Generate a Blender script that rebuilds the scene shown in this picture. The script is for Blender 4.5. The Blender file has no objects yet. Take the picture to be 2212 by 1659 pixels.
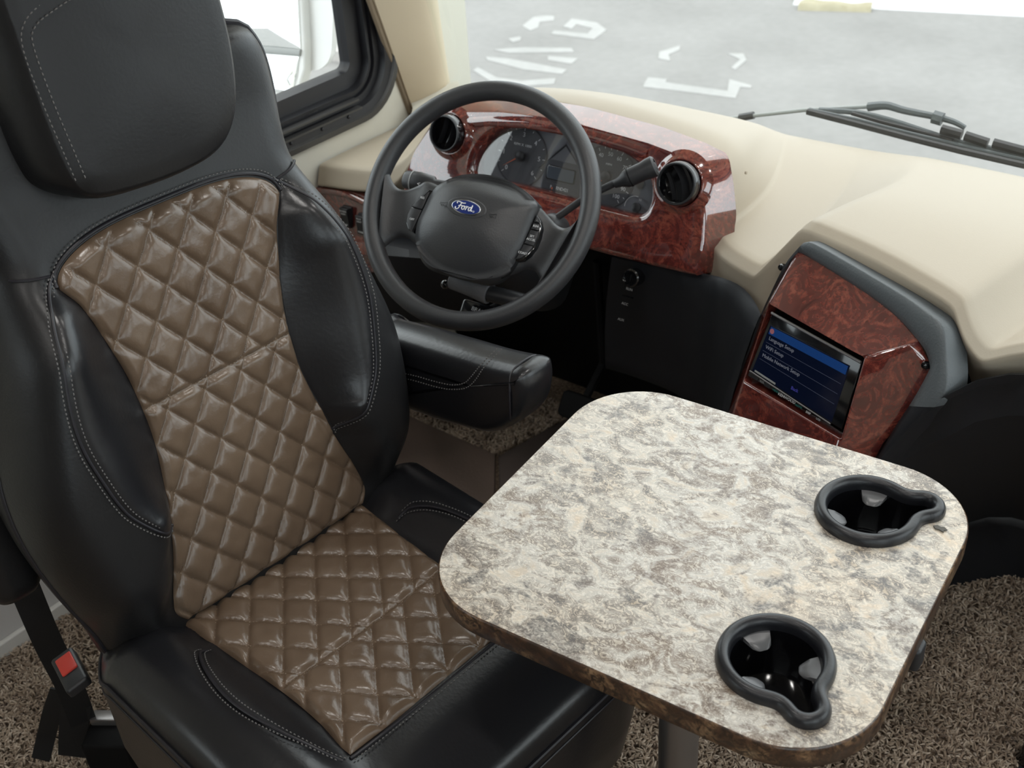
import bpy, bmesh, math, random
from mathutils import Vector, Matrix, noise
random.seed(7)
S = bpy.context.scene
C = S.collection
PI = math.pi

# ------------------------------------------------------------------ camera, sky, exposure
cd = bpy.data.cameras.new('camera'); cam = bpy.data.objects.new('camera', cd); C.objects.link(cam)
_r, _u, _b = ((0.808986,0.585337,-0.054062),(-0.294217,0.482813,0.824820),(0.508899,-0.651362,0.562805))
cam.matrix_world = Matrix(((_r[0], _u[0], _b[0], 0), (_r[1], _u[1], _b[1], 0), (_r[2], _u[2], _b[2], 1.6), (0, 0, 0, 1)))
cd.sensor_width = 36; cd.lens = 36 * 2560 / 2212; cd.clip_start = .02; cd.clip_end = 200
cd.dof.use_dof = True; cd.dof.focus_distance = 1.45; cd.dof.aperture_fstop = 9.0
S.camera = cam
w = bpy.data.worlds.new('sky'); S.world = w; w.use_nodes = True
nt = w.node_tree; bg = nt.nodes['Background']
tc = nt.nodes.new('ShaderNodeTexCoord'); sx = nt.nodes.new('ShaderNodeSeparateXYZ'); rp = nt.nodes.new('ShaderNodeValToRGB')
nt.links.new(tc.outputs['Generated'], sx.inputs[0]); nt.links.new(sx.outputs['Z'], rp.inputs[0]); nt.links.new(rp.outputs[0], bg.inputs[0])
rp.color_ramp.elements[0].position = 0; rp.color_ramp.elements[0].color = (.80, .86, .92, 1)
rp.color_ramp.elements[1].position = .8; rp.color_ramp.elements[1].color = (1, 1, 1, 1)
bg.inputs[1].default_value = 3.5
S.view_settings.view_transform = 'Standard'; S.view_settings.look = 'None'
S.view_settings.gamma = 1; S.view_settings.use_curve_mapping = False; S.view_settings.exposure = -.10
LAMP_W = 2.8     # each ceiling lamp of the coach
S.cycles.max_bounces = 10; S.cycles.transparent_max_bounces = 16

# ------------------------------------------------------------------ materials
def mat(name, col, rough=.5, metal=0, coat=0, bump=None, emit=None, spec=.5, coat_rough=.05, sheen=0):
    m = bpy.data.materials.new(name); m.use_nodes = True
    b = m.node_tree.nodes['Principled BSDF']
    b.inputs['Base Color'].default_value = (*col, 1); b.inputs['Roughness'].default_value = rough
    b.inputs['Metallic'].default_value = metal; b.inputs['Coat Weight'].default_value = coat
    b.inputs['Coat Roughness'].default_value = coat_rough; b.inputs['Specular IOR Level'].default_value = spec
    b.inputs['Sheen Weight'].default_value = sheen
    if emit: b.inputs['Emission Color'].default_value = (*emit[0], 1); b.inputs['Emission Strength'].default_value = emit[1]
    if bump:
        sc, st, di = bump
        t = N(m, 'ShaderNodeTexCoord'); n = N(m, 'ShaderNodeTexNoise'); n.inputs['Scale'].default_value = sc; n.inputs['Detail'].default_value = 4
        bp = N(m, 'ShaderNodeBump'); bp.inputs['Strength'].default_value = st; bp.inputs['Distance'].default_value = di
        LK(m, t.outputs['Object'], n.inputs['Vector']); LK(m, n.outputs['Fac'], bp.inputs['Height']); LK(m, bp.outputs[0], b.inputs['Normal'])
    return m
def N(m, t): return m.node_tree.nodes.new(t)
def LK(m, a, b): m.node_tree.links.new(a, b)
def ramp(m, src, stops, interp='LINEAR'):
    r = N(m, 'ShaderNodeValToRGB'); r.color_ramp.interpolation = interp
    e = r.color_ramp.elements
    while len(e) < len(stops): e.new(.5)
    for q, (p, c) in zip(e, stops): q.position = p; q.color = (*c, 1) if len(c) == 3 else c
    LK(m, src, r.inputs[0]); return r
def mixc(m, fac, a, b, mode='MIX'):
    x = N(m, 'ShaderNodeMix'); x.data_type = 'RGBA'; x.blend_type = mode
    for s, v in ((x.inputs[0], fac), (x.inputs[6], a), (x.inputs[7], b)):
        if hasattr(v, 'links') or hasattr(v, 'is_linked'): LK(m, v, s)
        elif isinstance(v, tuple): s.default_value = (*v, 1)
        else: s.default_value = v
    return x.outputs[2]
def noise_node(m, vec, sc, det=4, dist=0, rough=.5):
    n = N(m, 'ShaderNodeTexNoise'); n.inputs['Scale'].default_value = sc; n.inputs['Detail'].default_value = det
    n.inputs['Distortion'].default_value = dist; n.inputs['Roughness'].default_value = rough
    LK(m, vec, n.inputs['Vector']); return n
def mapping(m, vec, sc=(1, 1, 1), rot=(0, 0, 0), loc=(0, 0, 0)):
    n = N(m, 'ShaderNodeMapping'); n.inputs['Scale'].default_value = sc; n.inputs['Rotation'].default_value = rot; n.inputs['Location'].default_value = loc
    LK(m, vec, n.inputs['Vector']); return n.outputs[0]
def objco(m): return N(m, 'ShaderNodeTexCoord').outputs['Object']

LEATHER = mat('black_leather', (.0095, .0095, .0105), .38, bump=(260, .12, .002), spec=.42)
LEATHER2 = mat('black_leather_smooth', (.0095, .0095, .0112), .29, bump=(180, .10, .002), spec=.55)
def leather_brown():
    m = mat('brown_quilted_leather', (.145, .098, .066), .27, spec=.55, coat=.15, coat_rough=.25)
    b = m.node_tree.nodes['Principled BSDF']; o = objco(m)
    n1 = noise_node(m, o, 14, 3); n2 = noise_node(m, o, 240, 4); n3 = noise_node(m, o, 40, 5, 1.5)
    c = ramp(m, n1.outputs['Fac'], [(.3, (.105, .070, .046)), (.7, (.140, .097, .066))])
    LK(m, c.outputs[0], b.inputs['Base Color'])
    bp = N(m, 'ShaderNodeBump'); bp.inputs['Strength'].default_value = .14; bp.inputs['Distance'].default_value = .002
    ad = N(m, 'ShaderNodeMath'); ad.operation = 'ADD'; LK(m, n2.outputs['Fac'], ad.inputs[0]); LK(m, n3.outputs['Fac'], ad.inputs[1])
    LK(m, ad.outputs[0], bp.inputs['Height']); LK(m, bp.outputs[0], b.inputs['Normal'])
    return m
BROWN = leather_brown()
THREAD = mat('grey_thread', (.105, .10, .098), .7)
THREADB = mat('tan_thread', (.20, .145, .10), .7)
PIPING = mat('piping', (.012, .011, .015), .45)
PLASTIC = mat('black_grained_plastic', (.018, .0185, .021), .42, bump=(700, .18, .001))
WHEELM = mat('wheel_rubber', (.027, .0275, .030), .42, bump=(420, .22, .0012), spec=.6)
DARK = mat('dark_panel_plastic', (.010, .0112, .0145), .48, bump=(500, .15, .001), spec=.4)
GLOSSB = mat('gloss_black', (.004, .004, .005), .12, coat=.6)
VOID = mat('flat_black', (.004, .004, .0045), .7, spec=.2)
GREYTRIM = mat('grey_textured_trim', (.085, .097, .105), .40, bump=(330, .35, .0015))
SLEEVE = mat('grey_sleeve', (.13, .13, .14), .55, bump=(300, .4, .0015))
BEIGE = mat('beige_vinyl', (.405, .352, .277), .5, bump=(420, .12, .001), spec=.35)
CREAM = mat('cream_wall_vinyl', (.60, .58, .51), .6, bump=(300, .1, .001), spec=.3)
PILLARM = mat('tan_pillar_cloth', (.56, .48, .36), .75, bump=(900, .2, .001), spec=.2)
PIPB = mat('tan_edge', (.20, .155, .105), .6)
GREYWALL = mat('grey_wall_panel', (.52, .50, .49), .7)
WHITET = mat('off_white_trim', (.62, .60, .57), .55)
CEIL = mat('ceiling_vinyl', (.62, .59, .53), .8)
CABIN = mat('cabin_wall_vinyl', (.48, .43, .36), .7)
RUBBER = mat('window_rubber', (.008, .008, .011), .38, spec=.5)
ALU = mat('dark_aluminium', (.085, .083, .082), .38, metal=.6)
WHITEP = mat('white_plastic', (.78, .78, .78), .25, coat=.3)
MIRROR = mat('mirror_glass', (.93, .95, .95), .02, metal=1)
GREYP = mat('grey_plastic', (.30, .31, .31), .4)
CHROME = mat('chrome', (.75, .76, .78), .12, metal=1)
STEEL = mat('satin_steel', (.30, .29, .29), .34, metal=.85)
WHITEINK = mat('white_print', (.62, .63, .64), .6)
DIMINK = mat('dim_print', (.30, .30, .31), .6)
BLUEOVAL = mat('blue_enamel', (.012, .028, .16), .2, coat=.8)
REDB = mat('red_button', (.56, .045, .03), .42)
WEB = mat('belt_webbing', (.008, .008, .009), .7, bump=(900, .3, .001))
ORANGE = mat('orange_marker', (.75, .16, .06), .5)
DIAL = mat('dial_face', (.045, .047, .055), .55)
DIALG = mat('cluster_face', (.12, .125, .14), .5)
LCD = mat('lcd_grey', (.05, .065, .085), .3)
INSERT = mat('cup_tab_rubber', (.085, .087, .092), .3)
CUPP = mat('cup_rim_plastic', (.0095, .010, .0125), .34, bump=(500, .15, .001), spec=.5)
SNOW = mat('snow', (.50, .51, .52), .8, bump=(6, .6, .05))
PAINT = None
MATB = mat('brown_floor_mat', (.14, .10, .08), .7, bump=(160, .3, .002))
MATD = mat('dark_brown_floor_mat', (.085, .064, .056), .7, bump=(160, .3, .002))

def burl():
    m = mat('burl_wood', (.2, .04, .03), .14, coat=1.0, coat_rough=.02, spec=.45)
    b = m.node_tree.nodes['Principled BSDF']; b.inputs['Coat IOR'].default_value = 2.1; o = objco(m)
    big = noise_node(m, o, 8, 3, 1.0); sw = noise_node(m, o, 17, 8, 5.5, .62); fine = noise_node(m, o, 110, 5, 2.0, .6)
    a1 = N(m, 'ShaderNodeMath'); a1.operation = 'MULTIPLY_ADD'; a1.inputs[1].default_value = .35; LK(m, big.outputs['Fac'], a1.inputs[0]); LK(m, sw.outputs['Fac'], a1.inputs[2])
    a2 = N(m, 'ShaderNodeMath'); a2.operation = 'MULTIPLY_ADD'; a2.inputs[1].default_value = .35; LK(m, fine.outputs['Fac'], a2.inputs[0]); LK(m, a1.outputs[0], a2.inputs[2])
    r = ramp(m, a2.outputs[0], [(.62, (.056, .0115, .0115)), (.80, (.118, .024, .020)), (.92, (.175, .038, .028)), (1.0, (.26, .072, .048))])
    # hair-thin curling figure lines
    l = N(m, 'ShaderNodeMath'); l.operation = 'PINGPONG'; l.inputs[1].default_value = .028; LK(m, sw.outputs['Fac'], l.inputs[0])
    lr = ramp(m, l.outputs[0], [(.0, (.66, .66, .66)), (.010, (1, 1, 1))]); c1 = mixc(m, 1.0, r.outputs[0], lr.outputs[0], 'MULTIPLY')
    vo = N(m, 'ShaderNodeTexVoronoi'); vo.inputs['Scale'].default_value = 95; LK(m, o, vo.inputs['Vector'])
    clus = noise_node(m, o, 28, 2)
    sp = ramp(m, vo.outputs['Distance'], [(.12, (1, 1, 1)), (.24, (0, 0, 0))]); cl = ramp(m, clus.outputs['Fac'], [(.52, (0, 0, 0)), (.58, (.8, .8, .8))])
    f = N(m, 'ShaderNodeMath'); f.operation = 'MULTIPLY'; LK(m, sp.outputs[0], f.inputs[0]); LK(m, cl.outputs[0], f.inputs[1])
    LK(m, mixc(m, f.outputs[0], c1, (.05, .010, .009)), b.inputs['Base Color'])
    return m
BURL = burl()

def granite(name, dark=False):
    m = mat(name, (.6, .55, .47), .34, spec=.45, coat=.4, coat_rough=.20)
    b = m.node_tree.nodes['Principled BSDF']; o = objco(m)
    st = mapping(m, o, (1, 1.35, 1), (0, 0, .2))
    base = noise_node(m, st, 26, 6, 1.2, .6); vein = noise_node(m, st, 88, 7, 1.6, .70); blot = noise_node(m, st, 17, 5, 1.6, .62); patch = noise_node(m, o, 5, 3); fl = noise_node(m, st, 150, 4, 1.5)
    if dark:
        c = ramp(m, blot.outputs['Fac'], [(.30, (.03, .016, .011)), (.48, (.085, .045, .026)), (.60, (.22, .13, .07)), (.74, (.40, .29, .18))])
        v = ramp(m, vein.outputs['Fac'], [(.42, (1, 1, 1)), (.55, (0, 0, 0))])
        LK(m, mixc(m, v.outputs[0], c.outputs[0], (.03, .018, .012)), b.inputs['Base Color'])
    else:
        c0 = ramp(m, base.outputs['Fac'], [(.28, (.39, .315, .23)), (.42, (.555, .485, .40)), (.55, (.655, .61, .54)), (.74, (.62, .49, .35))])
        pz = ramp(m, patch.outputs['Fac'], [(.40, (1.0, .94, .86)), (.60, (.94, .97, 1.0))])
        class _o: outputs = [mixc(m, 1.0, c0.outputs[0], pz.outputs[0], 'MULTIPLY')]
        c = _o
        # thin grey-brown veins
        a = N(m, 'ShaderNodeMath'); a.operation = 'SUBTRACT'; a.inputs[1].default_value = .5; LK(m, vein.outputs['Fac'], a.inputs[0])
        ab = N(m, 'ShaderNodeMath'); ab.operation = 'ABSOLUTE'; LK(m, a.outputs[0], ab.inputs[0])
        vr = ramp(m, ab.outputs[0], [(.0, (1, 1, 1)), (.04, (.7, .7, .7)), (.09, (0, 0, 0))])
        mk = ramp(m, base.outputs['Fac'], [(.38, (.95, .95, .95)), (.58, (.28, .28, .28))])
        f = N(m, 'ShaderNodeMath'); f.operation = 'MULTIPLY'; LK(m, vr.outputs[0], f.inputs[0]); LK(m, mk.outputs[0], f.inputs[1])
        vc = ramp(m, patch.outputs['Fac'], [(.35, (.062, .042, .030)), (.50, (.072, .068, .068)), (.62, (.10, .055, .03))])
        k1 = mixc(m, f.outputs[0], c.outputs[0], vc.outputs[0])
        br = ramp(m, blot.outputs['Fac'], [(.38, (1, 1, 1)), (.47, (0, 0, 0))])
        g = N(m, 'ShaderNodeMath'); g.operation = 'MULTIPLY'; LK(m, br.outputs[0], g.inputs[0]); fr = ramp(m, fl.outputs['Fac'], [(.35, (.95, .95, .95)), (.62, (.25, .25, .25))]); LK(m, fr.outputs[0], g.inputs[1])
        LK(m, mixc(m, g.outputs[0], k1, vc.outputs[0]), b.inputs['Base Color'])
    return m
GRAN = granite('granite_laminate'); GRAND = granite('dark_granite_edge', True)

def carpet_mat():
    m = mat('carpet_yarn', (.2, .15, .11), .95, spec=.1, sheen=.2)
    b = m.node_tree.nodes['Principled BSDF']
    at = N(m, 'ShaderNodeAttribute'); at.attribute_name = 'tone'
    r = ramp(m, at.outputs['Fac'], [(0, (.10, .066, .046)), (.35, (.28, .205, .15)), (.7, (.44, .345, .26)), (1, (.65, .54, .44))])
    LK(m, r.outputs[0], b.inputs['Base Color']); return m
CARPET = carpet_mat()
def carpet_base():
    m = mat('carpet_backing', (.12, .085, .06), .95, spec=.1)
    b = m.node_tree.nodes['Principled BSDF']; o = objco(m)
    n = noise_node(m, o, 160, 4); r = ramp(m, n.outputs['Fac'], [(.3, (.09, .066, .048)), (.7, (.30, .225, .165))]); LK(m, r.outputs[0], b.inputs['Base Color'])
    bp = N(m, 'ShaderNodeBump'); bp.inputs['Strength'].default_value = .8; bp.inputs['Distance'].default_value = .006
    LK(m, n.outputs['Fac'], bp.inputs['Height']); LK(m, bp.outputs[0], b.inputs['Normal']); return m
CARPETB = carpet_base()
def asphalt(name, c0, c1):
    m = mat(name, c0, .85, spec=.25); b = m.node_tree.nodes['Principled BSDF']; o = objco(m)
    n = noise_node(m, o, 18, 6); n2 = noise_node(m, o, 1.3, 3)
    a = N(m, 'ShaderNodeMath'); a.operation = 'MULTIPLY_ADD'; a.inputs[1].default_value = .5; LK(m, n.outputs['Fac'], a.inputs[0]); LK(m, n2.outputs['Fac'], a.inputs[2])
    r = ramp(m, a.outputs[0], [(.5, c0), (1.0, c1)]); LK(m, r.outputs[0], b.inputs['Base Color']); return m
ROAD = asphalt('worn_asphalt', (.185, .183, .179), (.235, .232, .228))
PAINT = asphalt('worn_white_paint', (.27, .27, .265), (.345, .345, .34))
YGRASS = asphalt('dry_grass', (.24, .215, .14), (.36, .335, .25))
CONC = asphalt('kerb_concrete', (.34, .32, .31), (.46, .44, .42))

def glass(name, tint=(1, 1, 1), refl=.06, rough=.0):
    m = bpy.data.materials.new(name); m.use_nodes = True; t = m.node_tree; t.nodes.clear()
    o = N(m, 'ShaderNodeOutputMaterial'); mx = N(m, 'ShaderNodeMixShader'); tr = N(m, 'ShaderNodeBsdfTransparent'); gl = N(m, 'ShaderNodeBsdfGlossy')
    fr = N(m, 'ShaderNodeFresnel'); fr.inputs[0].default_value = 1.45
    ma = N(m, 'ShaderNodeMath'); ma.operation = 'MULTIPLY_ADD'; ma.inputs[1].default_value = 1.0; ma.inputs[2].default_value = refl - .04; LK(m, fr.outputs[0], ma.inputs[0])
    tr.inputs[0].default_value = (*tint, 1); gl.inputs['Roughness'].default_value = rough
    ge = N(m, 'ShaderNodeNewGeometry'); iv = N(m, 'ShaderNodeMath'); iv.operation = 'SUBTRACT'; iv.inputs[0].default_value = 1; LK(m, ge.outputs['Backfacing'], iv.inputs[1])
    mu = N(m, 'ShaderNodeMath'); mu.operation = 'MULTIPLY'; LK(m, ma.outputs[0], mu.inputs[0]); LK(m, iv.outputs[0], mu.inputs[1])
    LK(m, mu.outputs[0], mx.inputs[0]); LK(m, tr.outputs[0], mx.inputs[1]); LK(m, gl.outputs[0], mx.inputs[2]); LK(m, mx.outputs[0], o.inputs[0]); return m
GLASS = glass('clear_glass', (.96, .985, .975), .05)
LENS = glass('cluster_lens', (.93, .93, .94), .14)

# ------------------------------------------------------------------ geometry helpers
class Fr:
    def __init__(s, o, u, v, n): s.o, s.u, s.v, s.n = Vector(o), Vector(u), Vector(v), Vector(n)
    def p(s, a, b, d=0): return s.o + s.u * a + s.v * b + s.n * d
FAS = Fr((-1.04000,1.55000,0.78000),(0.99966,0.02618,0.00000),(-0.00895,0.34190,0.93969),(0.02460,-0.93937,0.34202))
RAD = Fr((-0.53400,1.36800,0.63600),(0.95106,-0.30902,0.00000),(0.09035,0.27806,0.95630),(-0.29551,-0.90950,0.29237))
WHL = Fr((-1.06130,1.30180,0.79700),(0.98998,0.13344,-0.04615),(-0.05368,0.65803,0.75110),(0.13060,-0.74110,0.65860))
BCK = Fr((-1.04500,0.75700,0.50000),(0.12187,0.99255,0.00000),(-0.15527,0.01906,0.98769),(0.98033,-0.12037,0.15643))
SEA = Fr((-1.04500,0.75700,0.50000),(0.12187,0.99255,0.00000),(-0.99255,0.12187,-0.00000),(0.00000,0.00000,1.00000))
TAB = Fr((-0.45061,0.90758,0.70000),(0.99888,0.04732,-0.00000),(-0.04732,0.99888,0.00000),(0.00000,0.00000,1.00000))
ARM = Fr((-1.00722,1.06469,0.50000),(0.99255,-0.12187,0.00000),(0.00000,0.00000,1.00000),(-0.12187,-0.99255,-0.00000))
Z = Vector((0, 0, 1))

def root(name, loc, label, cat, group=None, kind=None):
    o = bpy.data.objects.new(name, None); C.objects.link(o); o.empty_display_size = .05
    o.location = loc; o['label'] = label; o['category'] = cat
    if group: o['group'] = group
    if kind: o['kind'] = kind
    return o
def origin_of(o):
    v = Vector((0, 0, 0))
    while o: v += o.location; o = o.parent
    return v
def obj(name, geo, m, parent=None, label=None, smooth=40, kind=None, bevel=None, sub=None):
    vs, fs = geo
    off = origin_of(parent) if parent else Vector((0, 0, 0))
    me = bpy.data.meshes.new(name); me.from_pydata([Vector(v) - off for v in vs], [], fs); me.validate()
    bm = bmesh.new(); bm.from_mesh(me); bmesh.ops.recalc_face_normals(bm, faces=bm.faces); bm.to_mesh(me); bm.free()
    for p in me.polygons: p.use_smooth = smooth > 0
    if smooth and smooth < 180: me.set_sharp_from_angle(angle=math.radians(smooth))
    o = bpy.data.objects.new(name, me); C.objects.link(o); me.materials.append(m)
    if parent: o.parent = parent
    if label: o['label'] = label
    if kind: o['kind'] = kind
    if bevel:
        b = o.modifiers.new('b', 'BEVEL'); b.width = bevel; b.segments = 3; b.limit_method = 'ANGLE'; b.angle_limit = .5
        for p in me.polygons: p.use_smooth = True
        b.harden_normals = False
    if sub:
        s = o.modifiers.new('s', 'SUBSURF'); s.levels = s.render_levels = sub
    return o
def single(name, geo, m, label, cat, group=None, **k):
    o = obj(name, geo, m, None, label, **k); o['category'] = cat
    if group: o['group'] = group
    return o
def struct(name, geo, m, parent=None, **k):
    o = obj(name, geo, m, parent, **k)
    if not parent: o['kind'] = 'structure'
    return o
def join(*gs):
    V, Fc = [], []
    for v, f in gs:
        n = len(V); V += list(v); Fc += [tuple(i + n for i in q) for q in f]
    return V, Fc
def box(x0, x1, y0, y1, z0, z1):
    v = [(x, y, z) for z in (z0, z1) for y in (y0, y1) for x in (x0, x1)]
    return v, [(0, 2, 3, 1), (4, 5, 7, 6), (0, 1, 5, 4), (2, 6, 7, 3), (0, 4, 6, 2), (1, 3, 7, 5)]
def fbox(fr, a0, a1, b0, b1, d0, d1):
    v, f = box(a0, a1, b0, b1, d0, d1); return [fr.p(*q) for q in v], f
def loft(rings, closed=True, cap0=True, cap1=True):
    n = len(rings[0]); V = [Vector(p) for r in rings for p in r]; Fc = []
    for k in range(len(rings) - 1):
        for i in range(n if closed else n - 1):
            j = (i + 1) % n; Fc.append((k * n + i, k * n + j, (k + 1) * n + j, (k + 1) * n + i))
    if closed and cap0: Fc.append(tuple(range(n))[::-1])
    if closed and cap1: Fc.append(tuple((len(rings) - 1) * n + i for i in range(n)))
    return V, Fc
def grid(fn, nu, nv):
    V = [Vector(fn(i / nu, j / nv)) for j in range(nv + 1) for i in range(nu + 1)]
    return V, [(j * (nu + 1) + i, j * (nu + 1) + i + 1, (j + 1) * (nu + 1) + i + 1, (j + 1) * (nu + 1) + i) for j in range(nv) for i in range(nu)]
def lathe(fr, prof, n=40, a=0, b=0, cap=True):
    return loft([[fr.p(a + r * math.cos(2 * PI * i / n), b + r * math.sin(2 * PI * i / n), d) for i in range(n)] for r, d in prof], True, cap, cap)
def spl(pts, n, closed=False):
    """Catmull-Rom through pts, n samples per span"""
    P = [Vector(p) for p in pts]; out = []; L = len(P)
    for i in range(L if closed else L - 1):
        if closed: p0, p1, p2, p3 = P[i - 1], P[i], P[(i + 1) % L], P[(i + 2) % L]
        else: p0, p1, p2, p3 = P[max(i - 1, 0)], P[i], P[i + 1], P[min(i + 2, L - 1)]
        for k in range(n):
            t = k / n
            out.append(.5 * ((2 * p1) + (p2 - p0) * t + (2 * p0 - 5 * p1 + 4 * p2 - p3) * t * t + (3 * p1 - p0 - 3 * p2 + p3) * t ** 3))
    if not closed: out.append(P[-1])
    return out
def resample(pts, n, closed=False):
    P = [Vector(p) for p in pts]
    if closed: P = P + [P[0]]
    d = [0]
    for a, b in zip(P, P[1:]): d.append(d[-1] + (b - a).length)
    out = []; k = 0; tot = d[-1]
    for i in range(n):
        t = tot * i / (n if closed else n - 1)
        while k < len(P) - 2 and d[k + 1] < t: k += 1
        s = (t - d[k]) / max(d[k + 1] - d[k], 1e-9); out.append(P[k].lerp(P[k + 1], min(max(s, 0), 1)))
    return out
def offset2(pts, dist):
    """offset a closed 2-D outline outwards (counter-clockwise) by dist"""
    n = len(pts); out = []
    for i in range(n):
        a, b = pts[i - 1], pts[(i + 1) % n]; t = Vector((b[0] - a[0], b[1] - a[1]))
        if t.length < 1e-9: t = Vector((1, 0))
        t.normalize(); out.append((pts[i][0] + t.y * dist, pts[i][1] - t.x * dist))
    return out
def ccw(pts):
    A = sum(pts[i - 1][0] * pts[i][1] - pts[i][0] * pts[i - 1][1] for i in range(len(pts)))
    return list(pts) if A > 0 else list(pts)[::-1]
def rrect(a0, a1, b0, b1, r, n=8):
    out = []
    for cx, cy, t0 in ((a1 - r, b1 - r, 0), (a0 + r, b1 - r, .5 * PI), (a0 + r, b0 + r, PI), (a1 - r, b0 + r, 1.5 * PI)):
        for k in range(n + 1): t = t0 + .5 * PI * k / n; out.append((cx + r * math.cos(t), cy + r * math.sin(t)))
    return out
def plate(fr, outline, d0, d1, r=.003, seg=4, both=False):
    """solid slab of a 2-D outline between depths d0 and d1 with a rounded front edge"""
    o = ccw(outline); rings = []
    if both:
        for k in range(seg + 1): t = .5 * PI * k / seg; rings.append([fr.p(*q, d0 + r * (1 - math.sin(t))) for q in offset2(o, -r * (1 - math.cos(t - .5 * PI) ) if 0 else -r * (1 - math.cos(.5 * PI - (.5 * PI - t))))][:]) if 0 else None
        rings = [[fr.p(*q, d0 + r * (1 - math.sin(t))) for q in offset2(o, -r * (1 - math.cos(t)))] for t in [.5 * PI * (1 - k / seg) for k in range(seg + 1)]]
    else: rings = [[fr.p(*q, d0) for q in o]]
    for k in range(seg + 1):
        t = .5 * PI * k / seg; rings.append([fr.p(*q, d1 - r * (1 - math.sin(t))) for q in offset2(o, -r * (1 - math.cos(t)))])
    return loft(rings)
def tube(path, rad, n=10, closed=False, flat=1.0, up=None):
    P = [Vector(p) for p in path]; L = len(P); rings = []; prev = None
    for i in range(L):
        a = P[i - 1] if (i or closed) else P[i]; b = P[(i + 1) % L] if (i < L - 1 or closed) else P[i]
        t = (b - a).normalized()
        ref = Vector(up) if up else (prev if prev else (Vector((0, 0, 1)) if abs(t.z) < .9 else Vector((1, 0, 0))))
        x = (ref - t * ref.dot(t)).normalized(); prev = x; y = t.cross(x)
        r = rad(i / max(L - 1, 1)) if callable(rad) else rad
        rings.append([P[i] + x * r * math.cos(2 * PI * k / n) * flat + y * r * math.sin(2 * PI * k / n) for k in range(n)])
    if closed: rings.append(rings[0]); return loft(rings, True, False, False)
    return loft(rings)
def ribbon(path, width_dir, w, th):
    wd = Vector(width_dir).normalized(); P = [Vector(p) for p in path]; rings = []
    for i, p in enumerate(P):
        t = (P[min(i + 1, len(P) - 1)] - P[max(i - 1, 0)]).normalized(); n = t.cross(wd).normalized()
        x = n.cross(t).normalized()
        rings.append([p + x * w / 2 + n * th / 2, p - x * w / 2 + n * th / 2, p - x * w / 2 - n * th / 2, p + x * w / 2 - n * th / 2])
    return loft(rings)
def stitches(path, normal, step=.0052, ln=.0036, r=.0007):
    """thread stitches along a polyline: small six-sided capsules"""
    P = [Vector(p) for p in path]; tot = sum((b - a).length for a, b in zip(P, P[1:]))
    n = max(2, int(tot / step)); Q = resample(P, n + 1); G = []
    for a, b in zip(Q, Q[1:]):
        t = (b - a)
        if t.length < 1e-6: continue
        t.normalize(); c = (a + b) / 2; nn = normal(c) if callable(normal) else Vector(normal); s = t.cross(nn).normalized()
        e0, e1 = c - t * ln / 2, c + t * ln / 2; up = nn * r
        v = [e0 - up * .6, c - t * ln * .25 + up - s * r, c - t * ln * .25 + up + s * r, c + t * ln * .25 + up + s * r, c + t * ln * .25 + up - s * r, e1 - up * .6,
             c - s * r * 1.3 - up * .6, c + s * r * 1.3 - up * .6]
        G.append((v, [(0, 2, 1), (1, 2, 3, 4), (4, 3, 5), (0, 1, 6), (1, 4, 6), (4, 5, 6), (0, 7, 2), (2, 7, 3), (3, 7, 5)]))
    return join(*G)
def text(name, s, fr, a, b, d, size, m, parent, rot=0, align='CENTER', sx=1, kind=None):
    cu = bpy.data.curves.new(name, 'FONT'); cu.body = s; cu.size = size; cu.align_x = align; cu.align_y = 'CENTER'; cu.extrude = .00025; cu.resolution_u = 3
    o = bpy.data.objects.new(name, cu); C.objects.link(o); cu.materials.append(m)
    u, v = fr.u * math.cos(rot) + fr.v * math.sin(rot), fr.v * math.cos(rot) - fr.u * math.sin(rot)
    P = fr.p(a, b, d) - (origin_of(parent) if parent else Vector((0, 0, 0)))
    u = u * sx
    o.matrix_basis = Matrix(((u.x, v.x, fr.n.x, P.x), (u.y, v.y, fr.n.y, P.y), (u.z, v.z, fr.n.z, P.z), (0, 0, 0, 1)))
    if parent: o.parent = parent
    bpy.context.view_layer.update()
    me = bpy.data.meshes.new_from_object(o.evaluated_get(bpy.context.evaluated_depsgraph_get()))
    m2 = bpy.data.objects.new(name, me); C.objects.link(m2); m2.parent = o.parent; m2.matrix_basis = o.matrix_basis.copy()
    bpy.data.objects.remove(o); bpy.data.curves.remove(cu)
    m2.name = name
    if kind: m2['kind'] = kind
    return m2
def lerp(a, b, t): return a + (b - a) * t
def smooth01(t): t = min(max(t, 0), 1); return t * t * (3 - 2 * t)
def interp(x, tab):
    if x <= tab[0][0]: return tab[0][1]
    for (x0, y0), (x1, y1) in zip(tab, tab[1:]):
        if x <= x1: t = (x - x0) / (x1 - x0); return y0 + (y1 - y0) * t
    return tab[-1][1]
def sinterp(x, tab):
    """smooth (monotone-ish Catmull-Rom) table lookup"""
    n = len(tab)
    if x <= tab[0][0]: return tab[0][1]
    if x >= tab[-1][0]: return tab[-1][1]
    for i in range(n - 1):
        if x <= tab[i + 1][0]: break
    x0, y0 = tab[i]; x1, y1 = tab[i + 1]; h = x1 - x0; t = (x - x0) / h
    m0 = (y1 - tab[i - 1][1]) / (x1 - tab[i - 1][0]) if i > 0 else (y1 - y0) / h
    m1 = (tab[i + 2][1] - y0) / (tab[i + 2][0] - x0) if i < n - 2 else (y1 - y0) / h
    return (2 * t ** 3 - 3 * t * t + 1) * y0 + (t ** 3 - 2 * t * t + t) * h * m0 + (-2 * t ** 3 + 3 * t * t) * y1 + (t ** 3 - t * t) * h * m1

# ================================================================== SETTING
SWF = Fr((-1.56000,1.54500,0.52500),(1.00000,0.00000,0.00000),(0.00000,0.17000,0.98500),(0.00000,-0.98500,0.17000))
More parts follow.
